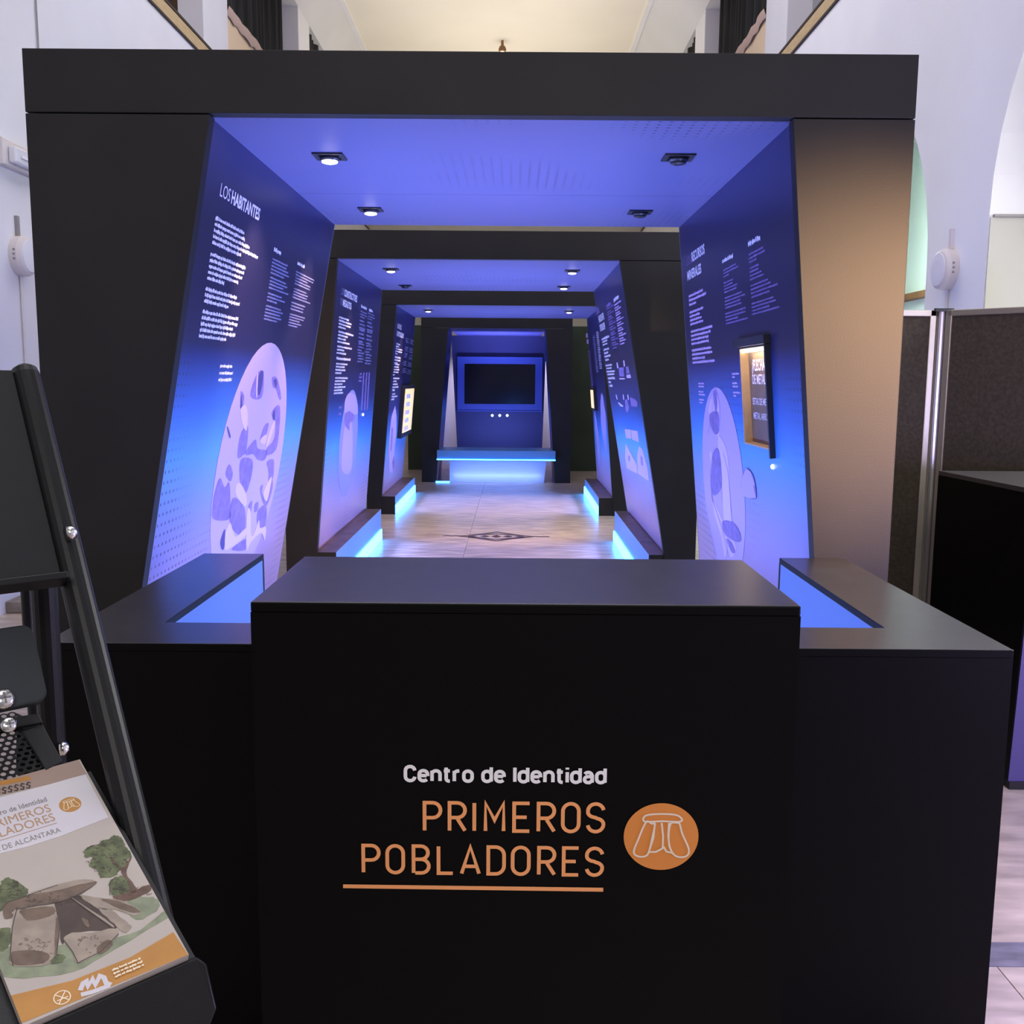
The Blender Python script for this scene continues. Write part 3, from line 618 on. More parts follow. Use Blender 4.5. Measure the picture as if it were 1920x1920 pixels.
for ox, oy, mm in ((0, 0, W_),):
    for s_, e_, en in (((232, 510), (232, 510), [(298, 470)]), ((238, 535), (242, 560), [(280, 510), (285, 550)]), ((250, 605), (255, 635), [(298, 590), (290, 620)]), ((258, 665), (266, 695), [(312, 655), (295, 685)]), ((268, 745), (275, 770), [(322, 720), (320, 760)]), ((275, 800), (283, 825), [(350, 800), (345, 822)]), ((288, 858), (300, 925), [(350, 855), (315, 890), (330, 925)])):
        paragraph(R2, 'text_block', O7, 4.8, s_, e_, en, mm, pr2, gap=.035)
for dx, dy, mm in ((0, 0, M['lilac_light']), (-68, 38, M['lilac_mid'])):
    for y_ in range(0, 8):
        x0 = 345+dx+y_*7; y0 = 205+dy+y_*46
        paragraph(R2, 'small_text_block', O7, 4.8, (x0, y0), (x0+5, y0+26), [(x0+62-8*(y_ % 3), y0-34+6*(y_ % 3)), (x0+42, y0+10)], mm, pr2, xh=.5)
paragraph(R2, 'caption', O7, 4.8, (340, 155), (340, 155), [(385, 120)], W_, pr2, gap=.05); paragraph(R2, 'caption', O7, 4.8, (275, 210), (275, 210), [(315, 185)], M['lilac_mid'], pr2, gap=.05)
R2.ppolys('printed_tool', [[c48(q) for q in z] for z in ([(365, 720), (376, 718), (384, 768), (372, 770)], [(425, 700), (437, 700), (444, 752), (432, 755)], [(392, 858), (440, 858), (440, 870), (394, 870)], [(455, 830), (490, 825), (498, 858), (458, 860)], [(358, 1010), (366, 1008), (376, 1048), (368, 1052)], [(378, 1078), (392, 1078), (428, 1108), (424, 1117), (400, 1112)], [(422, 1008), (430, 1006), (436, 1052), (427, 1054)], [(464, 1008), (472, 1006), (478, 1056), (468, 1056)])], M['lilac_light'], pr2)
R2.ppolys('printed_block', [[c48(q) for q in z] for z in ([(384, 765), (430, 760), (435, 845), (392, 845)], [(450, 760), (470, 750), (488, 815), (455, 820)], [(442, 1050), (462, 1050), (480, 1110), (470, 1165), (450, 1160)], [(485, 1030), (530, 1045), (555, 1075), (550, 1120), (500, 1110)])], M['lilac_mid'], pr2)
R2.ppolys('printed_axe', [[c48(q) for q in z] for z in ([(440, 1318), (492, 1322), (500, 1405), (452, 1398)], [(496, 1325), (556, 1335), (568, 1435), (505, 1412)], [(450, 1440), (480, 1510), (548, 1640), (552, 1720), (460, 1670), (442, 1560)], [(570, 1470), (600, 1500), (645, 1660), (660, 1790), (560, 1715), (552, 1560)])], M['lilac'], pr2)
R2.ppolys('printed_axe_hollow', [[c48(q) for q in z] for z in ([(470, 1555), (486, 1560), (488, 1610), (474, 1600)], [(583, 1555), (600, 1575), (606, 1650), (588, 1640)])], M['lilac_mid'], pr2, .002)

# ---- portal 3
L3, R3 = P3.L, P3.R; pn3 = P3.pl
for (q0, q1, q2) in (((995, 705), (1052, 725), (1000, 635)), ((985, 810), (1085, 845), (992, 740))):
    blurred_title(L3, pn3, c73(q0), c73(q1), c73(q2), W_)
for s_, e_, en in (((980, 915), (965, 1050), [(1035, 935), (1020, 970), (1065, 1025), (1060, 1050), (1000, 1060)]), ((960, 1100), (950, 1180), [(1040, 1130), (1035, 1170), (1000, 1200)]), ((958, 1200), (935, 1345), [(1025, 1220), (1015, 1260), (1020, 1300), (1010, 1330), (960, 1355)]), ((940, 1395), (925, 1560), [(1025, 1410), (985, 1440), (1000, 1480), (1010, 1530), (960, 1565)]), ((925, 1615), (910, 1690), [(965, 1625), (995, 1660), (950, 1700)])):
    paragraph(L3, 'text_block', O6, 7.383, s_, e_, en, W_, pn3)
for x_ in (0, 65):
    for y_ in (840, 960, 1050, 1160, 1260):
        o_ = lambda q: (q[0]+x_, q[1]+x_*.3)
        paragraph(L3, 'small_text_block', O6, 7.383, o_((1112-(y_-840)*.1, y_)), o_((1108-(y_-840)*.1, y_+50)), [o_((1160-(y_-840)*.1, y_+20)), o_((1150-(y_-840)*.1, y_+50)), o_((1155-(y_-840)*.1, y_+70))], D_, pn3, xh=.5)
cs = quadbox(L3, *(lambda a, b: (a[0], b[0], b[1], a[1]))(L3.px(752, 722), L3.px(764, 812)), 0, .05).build('display_case', M['bezel'], P3.t)
a_, b_ = L3.px(752.5, 724), L3.px(763, 808)
quadbox(L3, a_[0]+.03, b_[0]-.03, b_[1]+.03, a_[1]-.03, .05, .056).build('backlit_sheet', M['backlit'], cs)
for i in range(5):
    zz = a_[1]-.12-(a_[1]-b_[1]-.2)*i/4; quadbox(L3, a_[0]+.06, a_[0]+.06+(b_[0]-a_[0])*.4, zz-.025, zz+.025, .056, .07).build('exhibit_plaque', M['white'], cs)
L3.ppolys('printed_statue', [[c3(q) for q in ((482, 1022), (490, 1080), (488, 1180), (478, 1280), (482, 1345), (470, 1400), (450, 1395), (445, 1280), (452, 1170), (462, 1080))]], M['lilac'], pn3)
L3.ppolys('printed_statue_fold', [[c3(q) for q in z] for z in ([(462, 1140), (470, 1150), (462, 1270), (455, 1280)], [(475, 1300), (480, 1345), (470, 1390), (465, 1340)])], M['lilac_mid'], pn3, .002)
for (x, y) in ((92, 500), (100, 552)): blurred_title(R3, pr3, c48((x, y)), c48((x+16, y-12)), c48((x-2, y-38)), M['lilac_light'])
for s_, mm in (((108, 620), M['lilac_mid']), ((150, 480), D_), ((182, 450), W_)):
    for i in range(5):
        x0, y0 = s_[0]+i*7, s_[1]+i*68
        paragraph(R3, 'text_block', O7, 4.8, (x0, y0), (x0+5, y0+48), [(x0+20, y0-6), (x0+24, y0+8), (x0+22, y0+26), (x0+24, y0+42)], mm, pr3, xh=.5)
a_, b_ = R3.px(1113, 726), R3.px(1121, 770)
cs = quadbox(R3, a_[0], b_[0], b_[1], a_[1], 0, .04).build('display_case', M['bezel'], P3.t)
quadbox(R3, a_[0]+.03, b_[0]-.03, b_[1]+.03, a_[1]-.03, .04, .046).build('backlit_sheet', M['backlit'], cs)
R3.ppolys('printed_blade', [[c48(q) for q in z] for z in ([(165, 1130), (185, 1240), (210, 1400), (222, 1660), (205, 1680), (190, 1500), (170, 1300)], [(230, 985), (245, 1020), (270, 1200), (278, 1520), (255, 1480), (225, 1250), (220, 1080)])], FADE, pr3)

# ---- LED washes and recessed spotlights
for m, pw in ((P1, 1.0), (P2, 1.0), (P3, .85)):
    y = (m.D+m.Db)/2; ln = m.Db-m.D-.3; zb = .10
    for s_, b_, o_ in ((-1, m.bl, m.br), (1, m.br, m.bl)):
        xi = b_-s_*.21
        area('led_wash', (xi, y, zb), (o_, y, 1.0), ln, .03, (32 if m is P1 else 40)*pw, BLUE, 120)
        area('led_ceiling_wash', (xi, y, .36), (xi-s_*.75, y, HL), ln, .03, 18*pw, VIOLET, 90)
def downlight(px, py, lit, aim, warm, power, pname):
    p = atZ(px, py, HL); y = p.y; h = .055
    t = thing('recessed_spotlight', (p.x, y, HL), ('lit' if lit else 'unlit')+' square recessed spotlight in '+pname, 'spotlight', 'recessed tunnel spotlights')
    k = MB(); z0, z1 = HL-.006, HL
    for a in ((-h, h, -h, -h+.018), (-h, h, h-.018, h), (-h, -h+.018, -h+.018, h-.018), (h-.018, h, -h+.018, h-.018)): k.box(p.x+a[0], p.x+a[1], y+a[2], y+a[3], z0, z1)
    k.build('trim_frame', M['bezel'], t)
    MB().lathe((p.x, y, HL-.001), (0, 0, -1), [(.036, 0), (.036, .012), (.03, .018)], 18).build('lamp_head', M['bezel'], t)
    MB().lathe((p.x, y, HL-.0185), (0, 0, -1), [(.029, 0), (.028, .006), (.015, .01)], 18).build('lens', M['lamp'] if lit else M['lamp_off'], t)
    if lit: spot('downlight', (p.x, y, HL-.04), aim, power, warm, 62, .8, .02)
W2 = (1, .70, .50)
downlight(618, 292, True, (-1.15, 4.05, 1.45), W2, 75, 'the first ceiling, front left')
downlight(695, 392, True, (-1.18, 4.9, 1.4), W2, 50, 'the first ceiling, rear left')
downlight(1272, 294, False, None, None, 0, 'the first ceiling, front right')
downlight(1200, 397, False, None, None, 0, 'the first ceiling, rear right')
downlight(733, 504, True, (-1.28, 7.6, 1.4), W2, 36, 'the second ceiling, front left')
downlight(760, 535, False, None, None, 0, 'the second ceiling, rear left')
downlight(1073, 507, True, (-.1, 8.2, 0), W2, 200, 'the second ceiling, front right')
downlight(1057, 537, True, (-.1, 9.8, 0), W2, 220, 'the second ceiling, rear right')
downlight(803, 581, True, (-1.33, 11.6, 1.5), W2, 50, 'the third ceiling, left')
downlight(1067, 583, True, (-.1, 11.6, 0), W2, 200, 'the third ceiling, right')

# ---- screen wall at the end of the tunnel
D4, B4 = 14.227, 16.6
e4 = thing('screen_portal', (-.25, D4, 0), 'black end wall with a niche and seat, closing the blue tunnel', 'portal')
xo0, xo1 = -1.338, .83; tz = 2.22
p0, p1 = atY(840, 617, D4), atY(1024, 618, D4); q0, q1 = atY(823, 840, D4), atY(1039, 842, D4)
slope = (p0.x-q0.x)/(p0.z-q0.z); slr = (q1.x-p1.x)/(p1.z-q1.z)
lb, rb = p0.x-slope*tz, p1.x+slr*.85*tz
MB().prism([(xo0, D4, 0), (lb, D4, 0), (p0.x, D4, tz), (xo0, D4, tz)], (0, .05, 0)).build('front_board', M['board'], e4)
MB().prism([(xo1, D4, 0), (rb, D4, 0), (p1.x, D4, tz), (xo1, D4, tz)], (0, .05, 0)).build('front_board', M['board'], e4)
bx('lintel', xo0, xo1, D4, D4+.05, tz+.004, HT, M['board'], e4)
bx('ceiling_panel', p0.x, p1.x, D4+.05, B4, tz, tz+.03, M['ceil'], e4)
bx('outer_side', xo0, xo0+.02, D4+.05, B4, 0, HT, M['board'], e4); bx('outer_side', xo1-.02, xo1, D4+.05, B4, 0, HT, M['board'], e4)
bx('roof_board', xo0, xo1, D4+.05, B4, HT-.03, HT, M['board'], e4)
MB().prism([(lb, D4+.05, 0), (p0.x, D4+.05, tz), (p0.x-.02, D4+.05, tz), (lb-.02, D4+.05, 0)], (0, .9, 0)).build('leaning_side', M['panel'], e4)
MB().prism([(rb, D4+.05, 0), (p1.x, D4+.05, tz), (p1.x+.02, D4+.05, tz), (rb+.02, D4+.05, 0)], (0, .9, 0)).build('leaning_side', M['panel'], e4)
a, b, c, d = (atY(x, y, B4) for x, y in ((846, 633), (1025, 633), (858, 842), (1016, 842)))
MB().prism([(a.x, B4, tz), (b.x, B4, tz), (d.x, B4, d.z-.1), (c.x, B4, c.z-.1)], (0, .04, 0)).build('back_panel', M['backpanel'], e4)
# white lining seen in the wedge gaps beside the back panel, lit from below
bx('wedge_lining', -1.35, -.70, B4+.6, B4+.62, 0, 2.2, M['wall'], e4); bx('wedge_lining', .25, .85, B4+.6, B4+.62, 0, 2.2, M['wall'], e4)
area('wedge_light', (-1.05, B4+.25, 1.3), (-.9, B4+.6, 1.1), .1, 1.6, 3, (.75, .66, 1.0)); area('wedge_light', (.62, B4+.25, 1.3), (.47, B4+.6, 1.1), .1, 1.6, 3, (.75, .66, 1.0))
s0, s1 = atY(820, 862, D4), atY(1041, 863, D4); st = atY(830, 841, D4+.0)
seat = bx('seat', s0.x, s1.x, D4-.10, D4+.6, .335, .475, [M['ledge_face']], e4, .006)
bx('seat_light_edge', s0.x, s1.x, D4-.112, D4-.10, .335, .35, M['led'], seat)
f0, f1 = atY(843, 905, D4), atY(1020, 906, D4)
MB().prism([(f0.x, D4+.02, 0), (f1.x, D4+.02, 0), (f1.x+.03, D4-.02, .32), (f0.x, D4-.02, .32)], (0, .05, 0)).build('seat_front', mat('seat_front', (.35, .38, .50), .3), e4)
bx('floor_led', f0.x-.20, f0.x, D4-.03, D4-.01, .0, .018, M['led'], e4)
area('seat_wash', ((f0.x+f1.x)/2, D4-.22, .02), ((f0.x+f1.x)/2, D4, .22), 1.3, .02, 6, (.24, .38, 1.0), 170)
area('niche_wash', (-.25, D4+.75, .5), (-.25, B4, 1.5), 1.2, .03, 17, (.14, .20, 1.0), 120); area('niche_ceiling_wash', (-.25, D4+.75, .5), (-.25, D4+1.6, tz), 1.0, .03, 34, (.24, .27, 1.0), 60)
# screen and its frame
tv = thing('wall_screen', (-.22, B4, 1.02), 'large dark screen in a wide blue-lit frame on the end wall', 'screen')
o0, o1 = atY(860, 671, B4), atY(1014, 770, B4); i0, i1 = atY(871, 682, B4), atY(1003, 758, B4)
k = MB()
for A_ in ((o0.x, o1.x, i0.z, o0.z), (o0.x, o1.x, o1.z, i1.z), (o0.x, i0.x, i1.z, i0.z), (i1.x, o1.x, i1.z, i0.z)): k.box(A_[0], A_[1], B4-.05, B4, A_[2], A_[3])
k.build('frame', M['tvframe'], tv); k = MB(); u = .018
for A_ in ((o0.x-u, o1.x+u, o0.z, o0.z+u), (o0.x-u, o1.x+u, o1.z-u, o1.z), (o0.x-u, o0.x, o1.z, o0.z), (o1.x, o1.x+u, o1.z, o0.z)): k.box(A_[0], A_[1], B4-.08, B4, A_[2], A_[3])
k.build('frame_edge', M['tvframe'], tv)
bx('screen_glass', i0.x, i1.x, B4-.03, B4-.001, i1.z, i0.z, M['screen'], tv)
for x in (923, 937, 951):
    p = atY(x, 779, B4); MB().lathe((p.x, B4, p.z), (0, -1, 0), [(.021, 0), (.021, .012), (.014, .018)], 12).build('push_button', M['button'], tv)
# boards either side beyond the end wall
for n, (x0, x1) in enumerate(((-1.75, -1.36), (.86, 1.6))):
    zt = atY(1085, 612, 16.2).z
    tag(bx('rear_board', x0, x1, 16.2, 16.24, 0, zt, M['greenboard']), 'dark green board standing beyond the end wall, seen in the %s gap' % ('left' if n == 0 else 'right'), 'board', 'boards beyond the tunnel')

# ================================================================== RECEPTION DESK
DX0, DX1, DY0, DY1, DH = -.437, .481, 1.594, 2.02, 1.1117
dk = thing('reception_desk', (.02, 1.8, 0), 'black reception desk with orange PRIMEROS POBLADORES lettering and round emblem', 'desk')
bx('front_panel', DX0, DX1, DY0, DY0+.03, 0, DH-.018, M['desk'], dk)
faced(bx('top', DX0, DX1, DY0, DY1, DH-.018, DH, [M['desk'], M['desktop_sheen']], dk, .003))
bx('side_panel', DX0, DX0+.02, DY0+.03, DY1, 0, DH-.018, M['desk'], dk); bx('side_panel', DX1-.02, DX1, DY0+.03, DY1, 0, DH-.018, M['desk'], dk)
bx('shelf', DX0+.02, DX1-.02, DY0+.05, DY1, .55, .57, M['desk'], dk)
F = Plane((0, DY0, 0), (1, 0, 0), (0, 0, 1))
ct = T((600, 1400), 2.526)
def fpx(q): return F.px(*ct(q))
def arc(cx, cy, rx, ry, a0, a1, n=9): return [(cx+rx*math.cos(math.radians(a0+(a1-a0)*i/n)), cy+ry*math.sin(math.radians(a0+(a1-a0)*i/n))) for i in range(n+1)]
# single-stroke letters: unit height, width w
def glyph(ch, w):
    r = .5*w if ch in 'OS' else .26
    if ch == 'P': return [[(0, 0), (0, 1), (w-.26, 1)]+arc(w-.26, .73, .26, .27, 90, -90)+[(.06, .46)]]
    if ch == 'R': return [[(0, 0), (0, 1), (w-.26, 1)]+arc(w-.26, .735, .26, .265, 90, -90)+[(.06, .47)], [(w*.52, .42), (w, 0)]]
    if ch == 'I': return [[(0, 0), (0, 1)]]
    if ch == 'M': return [[(0, 0), (0, 1), (w/2, .38), (w, 1), (w, 0)]]
    if ch == 'E': return [[(w, 1), (0, 1), (0, 0), (w, 0)], [(0, .5), (w*.82, .5)]]
    if ch == 'L': return [[(0, 1), (0, 0), (w, 0)]]
    if ch == 'A': return [[(0, 0), (w/2, 1), (w, 0)], [(w*.15, .27), (w*.85, .27)]]
    if ch == 'B': return [[(0, 0), (0, 1), (w-.28, 1)]+arc(w-.28, .755, .25, .245, 90, -90)+[(.06, .51)], [(w-.28, .51)]+arc(w-.27, .255, .27, .255, 90, -90)+[(.06, 0)]]
    if ch == 'D': return [[(0, 0), (0, 1), (w-.3, 1)]+arc(w-.3, .7, .3, .3, 90, 0)+arc(w-.3, .3, .3, .3, 0, -90)+[(0, 0)]]
    if ch == 'O':
        p = arc(w/2, 1-w/2, w/2, w/2, 0, 180, 14)+arc(w/2, w/2, w/2, w/2, 180, 360, 14); return [p+[p[0]]]
    if ch == 'S': return [arc(w/2, .745, w/2, .255, 8, 180)+arc(.30*w/.56, .70, .30*w/.56, .19, 180, 262, 5)+[(w*.55, .49)]+arc(w-.28*w/.56, .27, .28*w/.56, .21, 80, 0, 5)+arc(w/2, .265, w/2, .265, 0, -172)]
def line(name, chars, yl, hgt, stroke, m):
    """chars: (letter, left, right) in crop pixels; yl: baseline y as a function of x"""
    L = []
    for ch, x0, x1 in chars:
        a = fpx((x0, yl(x0))); b = fpx((x1, yl(x1))); h_ = hgt/2.526*2.0
        h = hgt/2.526*(fpx((0, 0))[1]-fpx((0, 252.6))[1])/100
        ins = stroke/2; wdt = max(0, (b[0]-a[0]-stroke)); hh = h-stroke
        for st_ in glyph(ch, max(.001, wdt/hh)):
            L.append([(a[0]+ins+x*hh, a[1]+ins+y*hh) for x, y in st_])
    return F.strokes(name, L, stroke, m, dk, .0008)
SW = .0064
bl1 = lambda x: 403+(x-487)*.0075
bl2 = lambda x: 601+(x-198)*.0125
line('lettering', [('P', 487, 580), ('R', 605, 696), ('I', 722, 738), ('M', 775, 878), ('E', 910, 1000), ('R', 1025, 1117), ('O', 1140, 1233), ('S', 1258, 1350)], bl1, 150, SW, M['orange'])
line('lettering', [('P', 198, 289), ('O', 311, 404), ('B', 435, 525), ('L', 553, 638), ('A', 662, 762), ('D', 788, 880), ('O', 903, 997), ('R', 1027, 1118), ('E', 1144, 1231), ('S', 1253, 1344)], bl2, 147, SW, M['orange'])
F.poly('underline', [fpx(q) for q in ((110, 668), (1341, 685), (1341, 667), (110, 651))], M['orange'], dk, .0008)
# Centro de Identidad, heavy rounded sans
def low(ch):
    X_, A_ = .72, 1.0; b = .50
    ring = lambda w: [arc(w/2, X_-w/2, w/2, w/2, 0, 180, 8)+arc(w/2, w/2, w/2, w/2, 180, 360, 8)+[(w, X_-w/2)]]
    if ch == 'C': return .56, [arc(.28, .72, .28, .28, 0, 180, 8)+arc(.28, .28, .28, .28, 180, 360, 8)]
    if ch == 'e': return b, [[(.06, .37), (b-.06, .37)], [(b, .34), (b, X_-b/2)]+arc(b/2, X_-b/2, b/2, b/2, 0, 180, 8)+arc(b/2, b/2*.95, b/2, b/2*.95, 180, 325, 7)]
    if ch == 'n': return b-.02, [[(0, 0), (0, X_)], [(0, X_-.25)]+arc(.24, X_-.24, .24, .24, 180, 0, 8)+[(.48, 0)]]
    if ch == 't': return .32, [[(.10, .95), (.10, .17)]+arc(.26, .17, .16, .17, 180, 270, 4)+[(.32, 0)], [(-.04, X_), (.32, X_)]]
    if ch == 'r': return .30, [[(0, 0), (0, X_)], [(0, X_-.25)]+arc(.22, X_-.22, .22, .22, 180, 80, 5)+[(.30, X_)]]
    if ch == 'o': return b, ring(b)
    if ch == 'd': return b, [arc(b/2, X_-b/2, b/2, b/2, 0, 180, 8)+arc(b/2, b/2, b/2, b/2, 180, 360, 8), [(b, 0), (b, A_)]]
    if ch == 'a': return b-.04, [arc(.22, X_-.22, .22, .22, 155, 0, 7)+[(.46, X_-.24), (.46, 0)], [(.46, .42), (.2, .42)]+arc(.19, .21, .19, .21, 90, 270, 7)+[(.30, 0), (.46, .14)]]
    if ch == 'i': return .0, [[(0, 0), (0, X_)], [(0, .90), (0, 1.04)]]
    if ch == 'I': return .0, [[(0, 0), (0, 1)]]
x = 0; ls = []
for ch in 'Centro de Identidad':
    if ch == ' ': x += .38; continue
    wd, gl = low(ch); ls.append((x, gl)); x += wd+.27
tot = x-.27
a, b = fpx((397, 167)), fpx((1357, 177)); sw = .0060; hh = fpx((400, 84))[1]-fpx((400, 167))[1]-sw; sx = (b[0]-a[0]-sw)/tot
F.strokes('lettering', [[(a[0]+sw/2+(x0+px_)*sx, a[1]+(b[1]-a[1])*((x0+px_)/tot)+sw/2+py_*hh) for px_, py_ in st_] for x0, gl in ls for st_ in gl], sw, M['offwhite'], dk, .0008)
# round emblem with dolmen outline
ce = fpx((1615, 425)); re = (fpx((1792, 425))[0]-fpx((1438, 425))[0])/2
em = F.poly('emblem', [(ce[0]+re*math.cos(2*math.pi*i/56), ce[1]+re*.94*math.sin(2*math.pi*i/56)) for i in range(56)], M['emblem'], dk, .0008)
E = lambda pts: smooth_loop([fpx(q) for q in pts])
EO = lambda pts: [fpx(q) for q in pts]
emb = [E([(1530, 345), (1545, 322), (1620, 316), (1690, 322), (1714, 345), (1690, 353), (1620, 350), (1550, 353)]),
       E([(1543, 355), (1570, 362), (1585, 365), (1572, 430), (1555, 500), (1530, 518), (1495, 512), (1486, 490), (1505, 440)]),
       EO([(1585, 360), (1578, 430), (1556, 496), (1590, 495), (1622, 478), (1624, 420), (1617, 358)]),
       EO([(1652, 358), (1648, 420), (1654, 470), (1668, 500), (1640, 494), (1626, 470)]),
       E([(1660, 362), (1690, 358), (1702, 362), (1715, 410), (1745, 480), (1738, 512), (1705, 520), (1675, 508), (1655, 470), (1650, 420)])]
F.strokes('dolmen_outline', emb, .0032, M['emline'], em, .0018)
# low side counters, U-shaped round the desk
WY0, WY1, WH = 2.03, 3.118, .9187
def counter(name, x0, x1, xi0, xi1, label):
    """x0 outer edge, xi inner edge of the side arm, x1 inner end behind the desk"""
    t = thing('side_counter', ((x0+x1)/2, 2.4, 0), label, 'counter', 'low counters beside the reception desk')
    s_ = 1 if x1 > x0 else -1; yi = 2.213
    ol = [(x0, WY0), (x1, WY0), (x1, yi), (xi0, yi), (xi1, WY1), (x0, WY1)]
    faced(MB().prism([(x, y, WH-.018) for x, y in ol], (0, 0, .018)).build('top', [M['desk'], M['desktop_sheen']], t, .002))
    srt = lambda a, b: (min(a, b), max(a, b))
    bx('front_panel', *srt(x0, x1), WY0, WY0+.02, 0, WH-.018, M['desk'], t)
    bx('outer_panel', *srt(x0, x0+s_*.02), WY0+.02, WY1, 0, WH-.018, M['desk'], t)
    bx('rear_panel', *srt(x0+s_*.02, xi1), WY1-.02, WY1, 0, WH-.018, M['desk'], t)
    MB().prism([(xi0, yi, 0), (xi1, WY1-.02, 0), (xi1, WY1-.02, WH-.018), (xi0, yi, WH-.018)], (-s_*.018, 0, 0)).build('inner_panel', M['deskin'], t)
    bx('inner_front_panel', *srt(xi0, x1), yi-.018, yi, 0, WH-.018, M['deskin'], t)
    return t
counter('side_counter', -1.0, -.20, -.806, -.806, 'low black counter left of the desk, with blue-lit inner face')
counter('side_counter', 1.07, .24, .862, .862, 'low black counter right of the desk, with blue-lit inner face')
area('desk_inner_led', (-.05, 2.24, .55), (-.806, 2.75, .72), .03, .5, 4, (.10, .27, 1.0), 150)
area('desk_inner_led', (.10, 2.24, .55), (.862, 2.75, .72), .03, .5, 4, (.11, .25, 1.0), 150)

# ================================================================== RIGHT: partition wall and plinth
pa, pb, pc = Vector((1.25, 5.0, 0)), Vector((2.14, 5.0, 0)), Vector((2.70, 4.40, 0))
def partition(a, b, label):
    d = (b-a).normalized(); n = Vector((-d.y, d.x, 0)); t = thing('partition_panel', (a+b)/2, label, 'partition', 'brown felt partition panels')
    zt = 1.845; c = (a+b)/2; L_ = (b-a).length/2
    MB().obox(c+Vector((0, 0, zt/2+.03)), d*(L_-.03), n*.012, Vector((0, 0, zt/2-.06))).build('felt_board', M['felt'], t)
    MB().obox(c+Vector((0, 0, zt-.016)), d*L_, n*.02, Vector((0, 0, .016))).build('top_rail', M['alu'], t, .004)
    MB().obox(c+Vector((0, 0, .05)), d*L_, n*.02, Vector((0, 0, .016))).build('bottom_rail', M['alu'], t, .004)
    for e in (a+d*.016, b-d*.016):
        MB().obox(e+Vector((0, 0, zt/2)), d*.016, n*.02, Vector((0, 0, zt/2))).build('side_rail', M['alu'], t, .004)
partition(pa, pb-Vector((.03, 0, 0)), 'brown felt partition panel directly beside the right pillar')
dd = (pc-pb).normalized(); partition(pb+dd*.03, pc, 'wide brown felt partition panel behind the low black plinth')
t = thing('partition_post', pb, 'aluminium post with dark groove joining the two felt panels', 'post')
MB().tube(pb, pb+Vector((0, 0, 1.85)), .026, 16).build('post', M['alu'], t)
for a_ in (-2.2, -1.2): MB().box(pb.x+.026*math.cos(a_)-.005, pb.x+.026*math.cos(a_)+.005, pb.y+.026*math.sin(a_)-.003, pb.y+.026*math.sin(a_)+.003, .02, 1.84).build('groove', M['alu_dark'], t)
MB().obox(pb+Vector((0, -.03, 1.845)), (.045, 0, 0), (0, .012, 0), (0, 0, .008)).build('connector', M['bezel'], t)
t = thing('exhibit_plinth', (2.2, 3.8, 0), 'low black exhibit plinth with violet-lit front, at the right edge', 'plinth')
k = MB(); k.add([(1.83, 3.453, .03), (2.6, 3.453, .03), (2.6, 4.2, .03), (1.83, 4.2, .03), (1.86, 3.453, 1.09), (2.6, 3.453, 1.09), (2.6, 4.2, 1.09), (1.83, 4.2, 1.09)], [(0, 1, 2, 3), (4, 5, 6, 7), (0, 1, 5, 4), (1, 2, 6, 5), (2, 3, 7, 6), (3, 0, 4, 7)])
k.build('body', [M['desk']], t)
MB().prism([(1.86, 3.453, 1.09), (2.6, 3.453, 1.09), (2.6, 4.2, 1.09), (1.83, 4.2, 1.09)], (0, 0, .02)).build('top', M['desktop_sheen'], t, .002)
MB().prism([(1.833, 3.447, .03), (2.6, 3.447, .03), (2.6, 3.447, 1.085), (1.863, 3.447, 1.085)], (0, .006, 0)).build('front_glow', M['violet_glow'], t)  # thin face carrying the painted violet light
bx('foot_trim', 1.835, 2.6, 3.44, 4.2, 0, .03, M['board'], t)

# ================================================================== LEAFLET STAND (foreground left)
ew = Vector((.73935605, .67250235, .0330639)); eu = Vector((-.63025442, .67395816, .38543453)); BR = Vector((-.22825, .64713, 1.07371))
LW, LH = .11, .2194
LP = Plane(BR, ew, eu)                              # leaflet cover plane, origin at its lower right corner
ewh = Vector((ew.x, ew.y, 0)).normalized(); fwd = Vector((-ewh.y, ewh.x, 0))
t = thing('leaflet_stand', (-.4, .85, 0), 'black metal leaflet stand with leaning tube frame, at the left edge', 'stand')
sp_ = lambda px, py, off: onplane(px, py, BR+ewh*off, ewh)
def railpt(px, py): return sp_(px, py, .015)
ra, rb = railpt(48, 705), railpt(258, 1575); rd = (ra-rb).normalized(); rr = .0125
foot = rb-rd*(rb.z/rd.z)
def rail(off, name='rail'):
    o = ewh*off; k = MB().tube(foot+o, ra+o, rr, 20).lathe(ra+o, rd, [(rr, 0), (rr*.9, .006), (rr*.5, .010)], 20)
    return k.build(name, M['tube'], t, 0, False)
rail(0); rail(-.33)
for px, py, nm in ((132, 1000, 'bolt'), (118, 1404, 'bolt'), (47, 738, 'bolt'), (273, 1642, 'bolt')):
    q = railpt(px, py); c = q; 
    MB().lathe(c-ewh*.004, ewh, [(.0065, 0), (.0065, .004), (.005, .008), (.002, .0095)], 16).build(nm, M['chrome'], t, 0, True)
# upper sheet with folded lip, between the rails
SPn = Plane(rb, ewh, rd)
def upper(px, py, h=0): 
    p = onplane(px, py, rb-SPn.n*(-.004)+SPn.n*h, SPn.n); return p
s_br, s_tr = SPn.px(112, 1092), SPn.px(20, 705)
xw = -.012
b0 = SPn.px(120, 1090)[1]; t0 = SPn.px(8, 700)[1]
q_ = [SPn.w(a, b, .006) for a, b in ((xw, b0), (xw, t0), (-.31, t0), (-.31, b0))]
MB().prism(q_, -SPn.n*.003).build('upper_sheet', M['sheet'], t, .0008)
MB().prism([SPn.w(a, b, .003) for a, b in ((xw, b0), (-.31, b0), (-.31, b0-.006), (xw, b0-.006))], SPn.n*.022).build('upper_lip', M['tube'], t, .001)
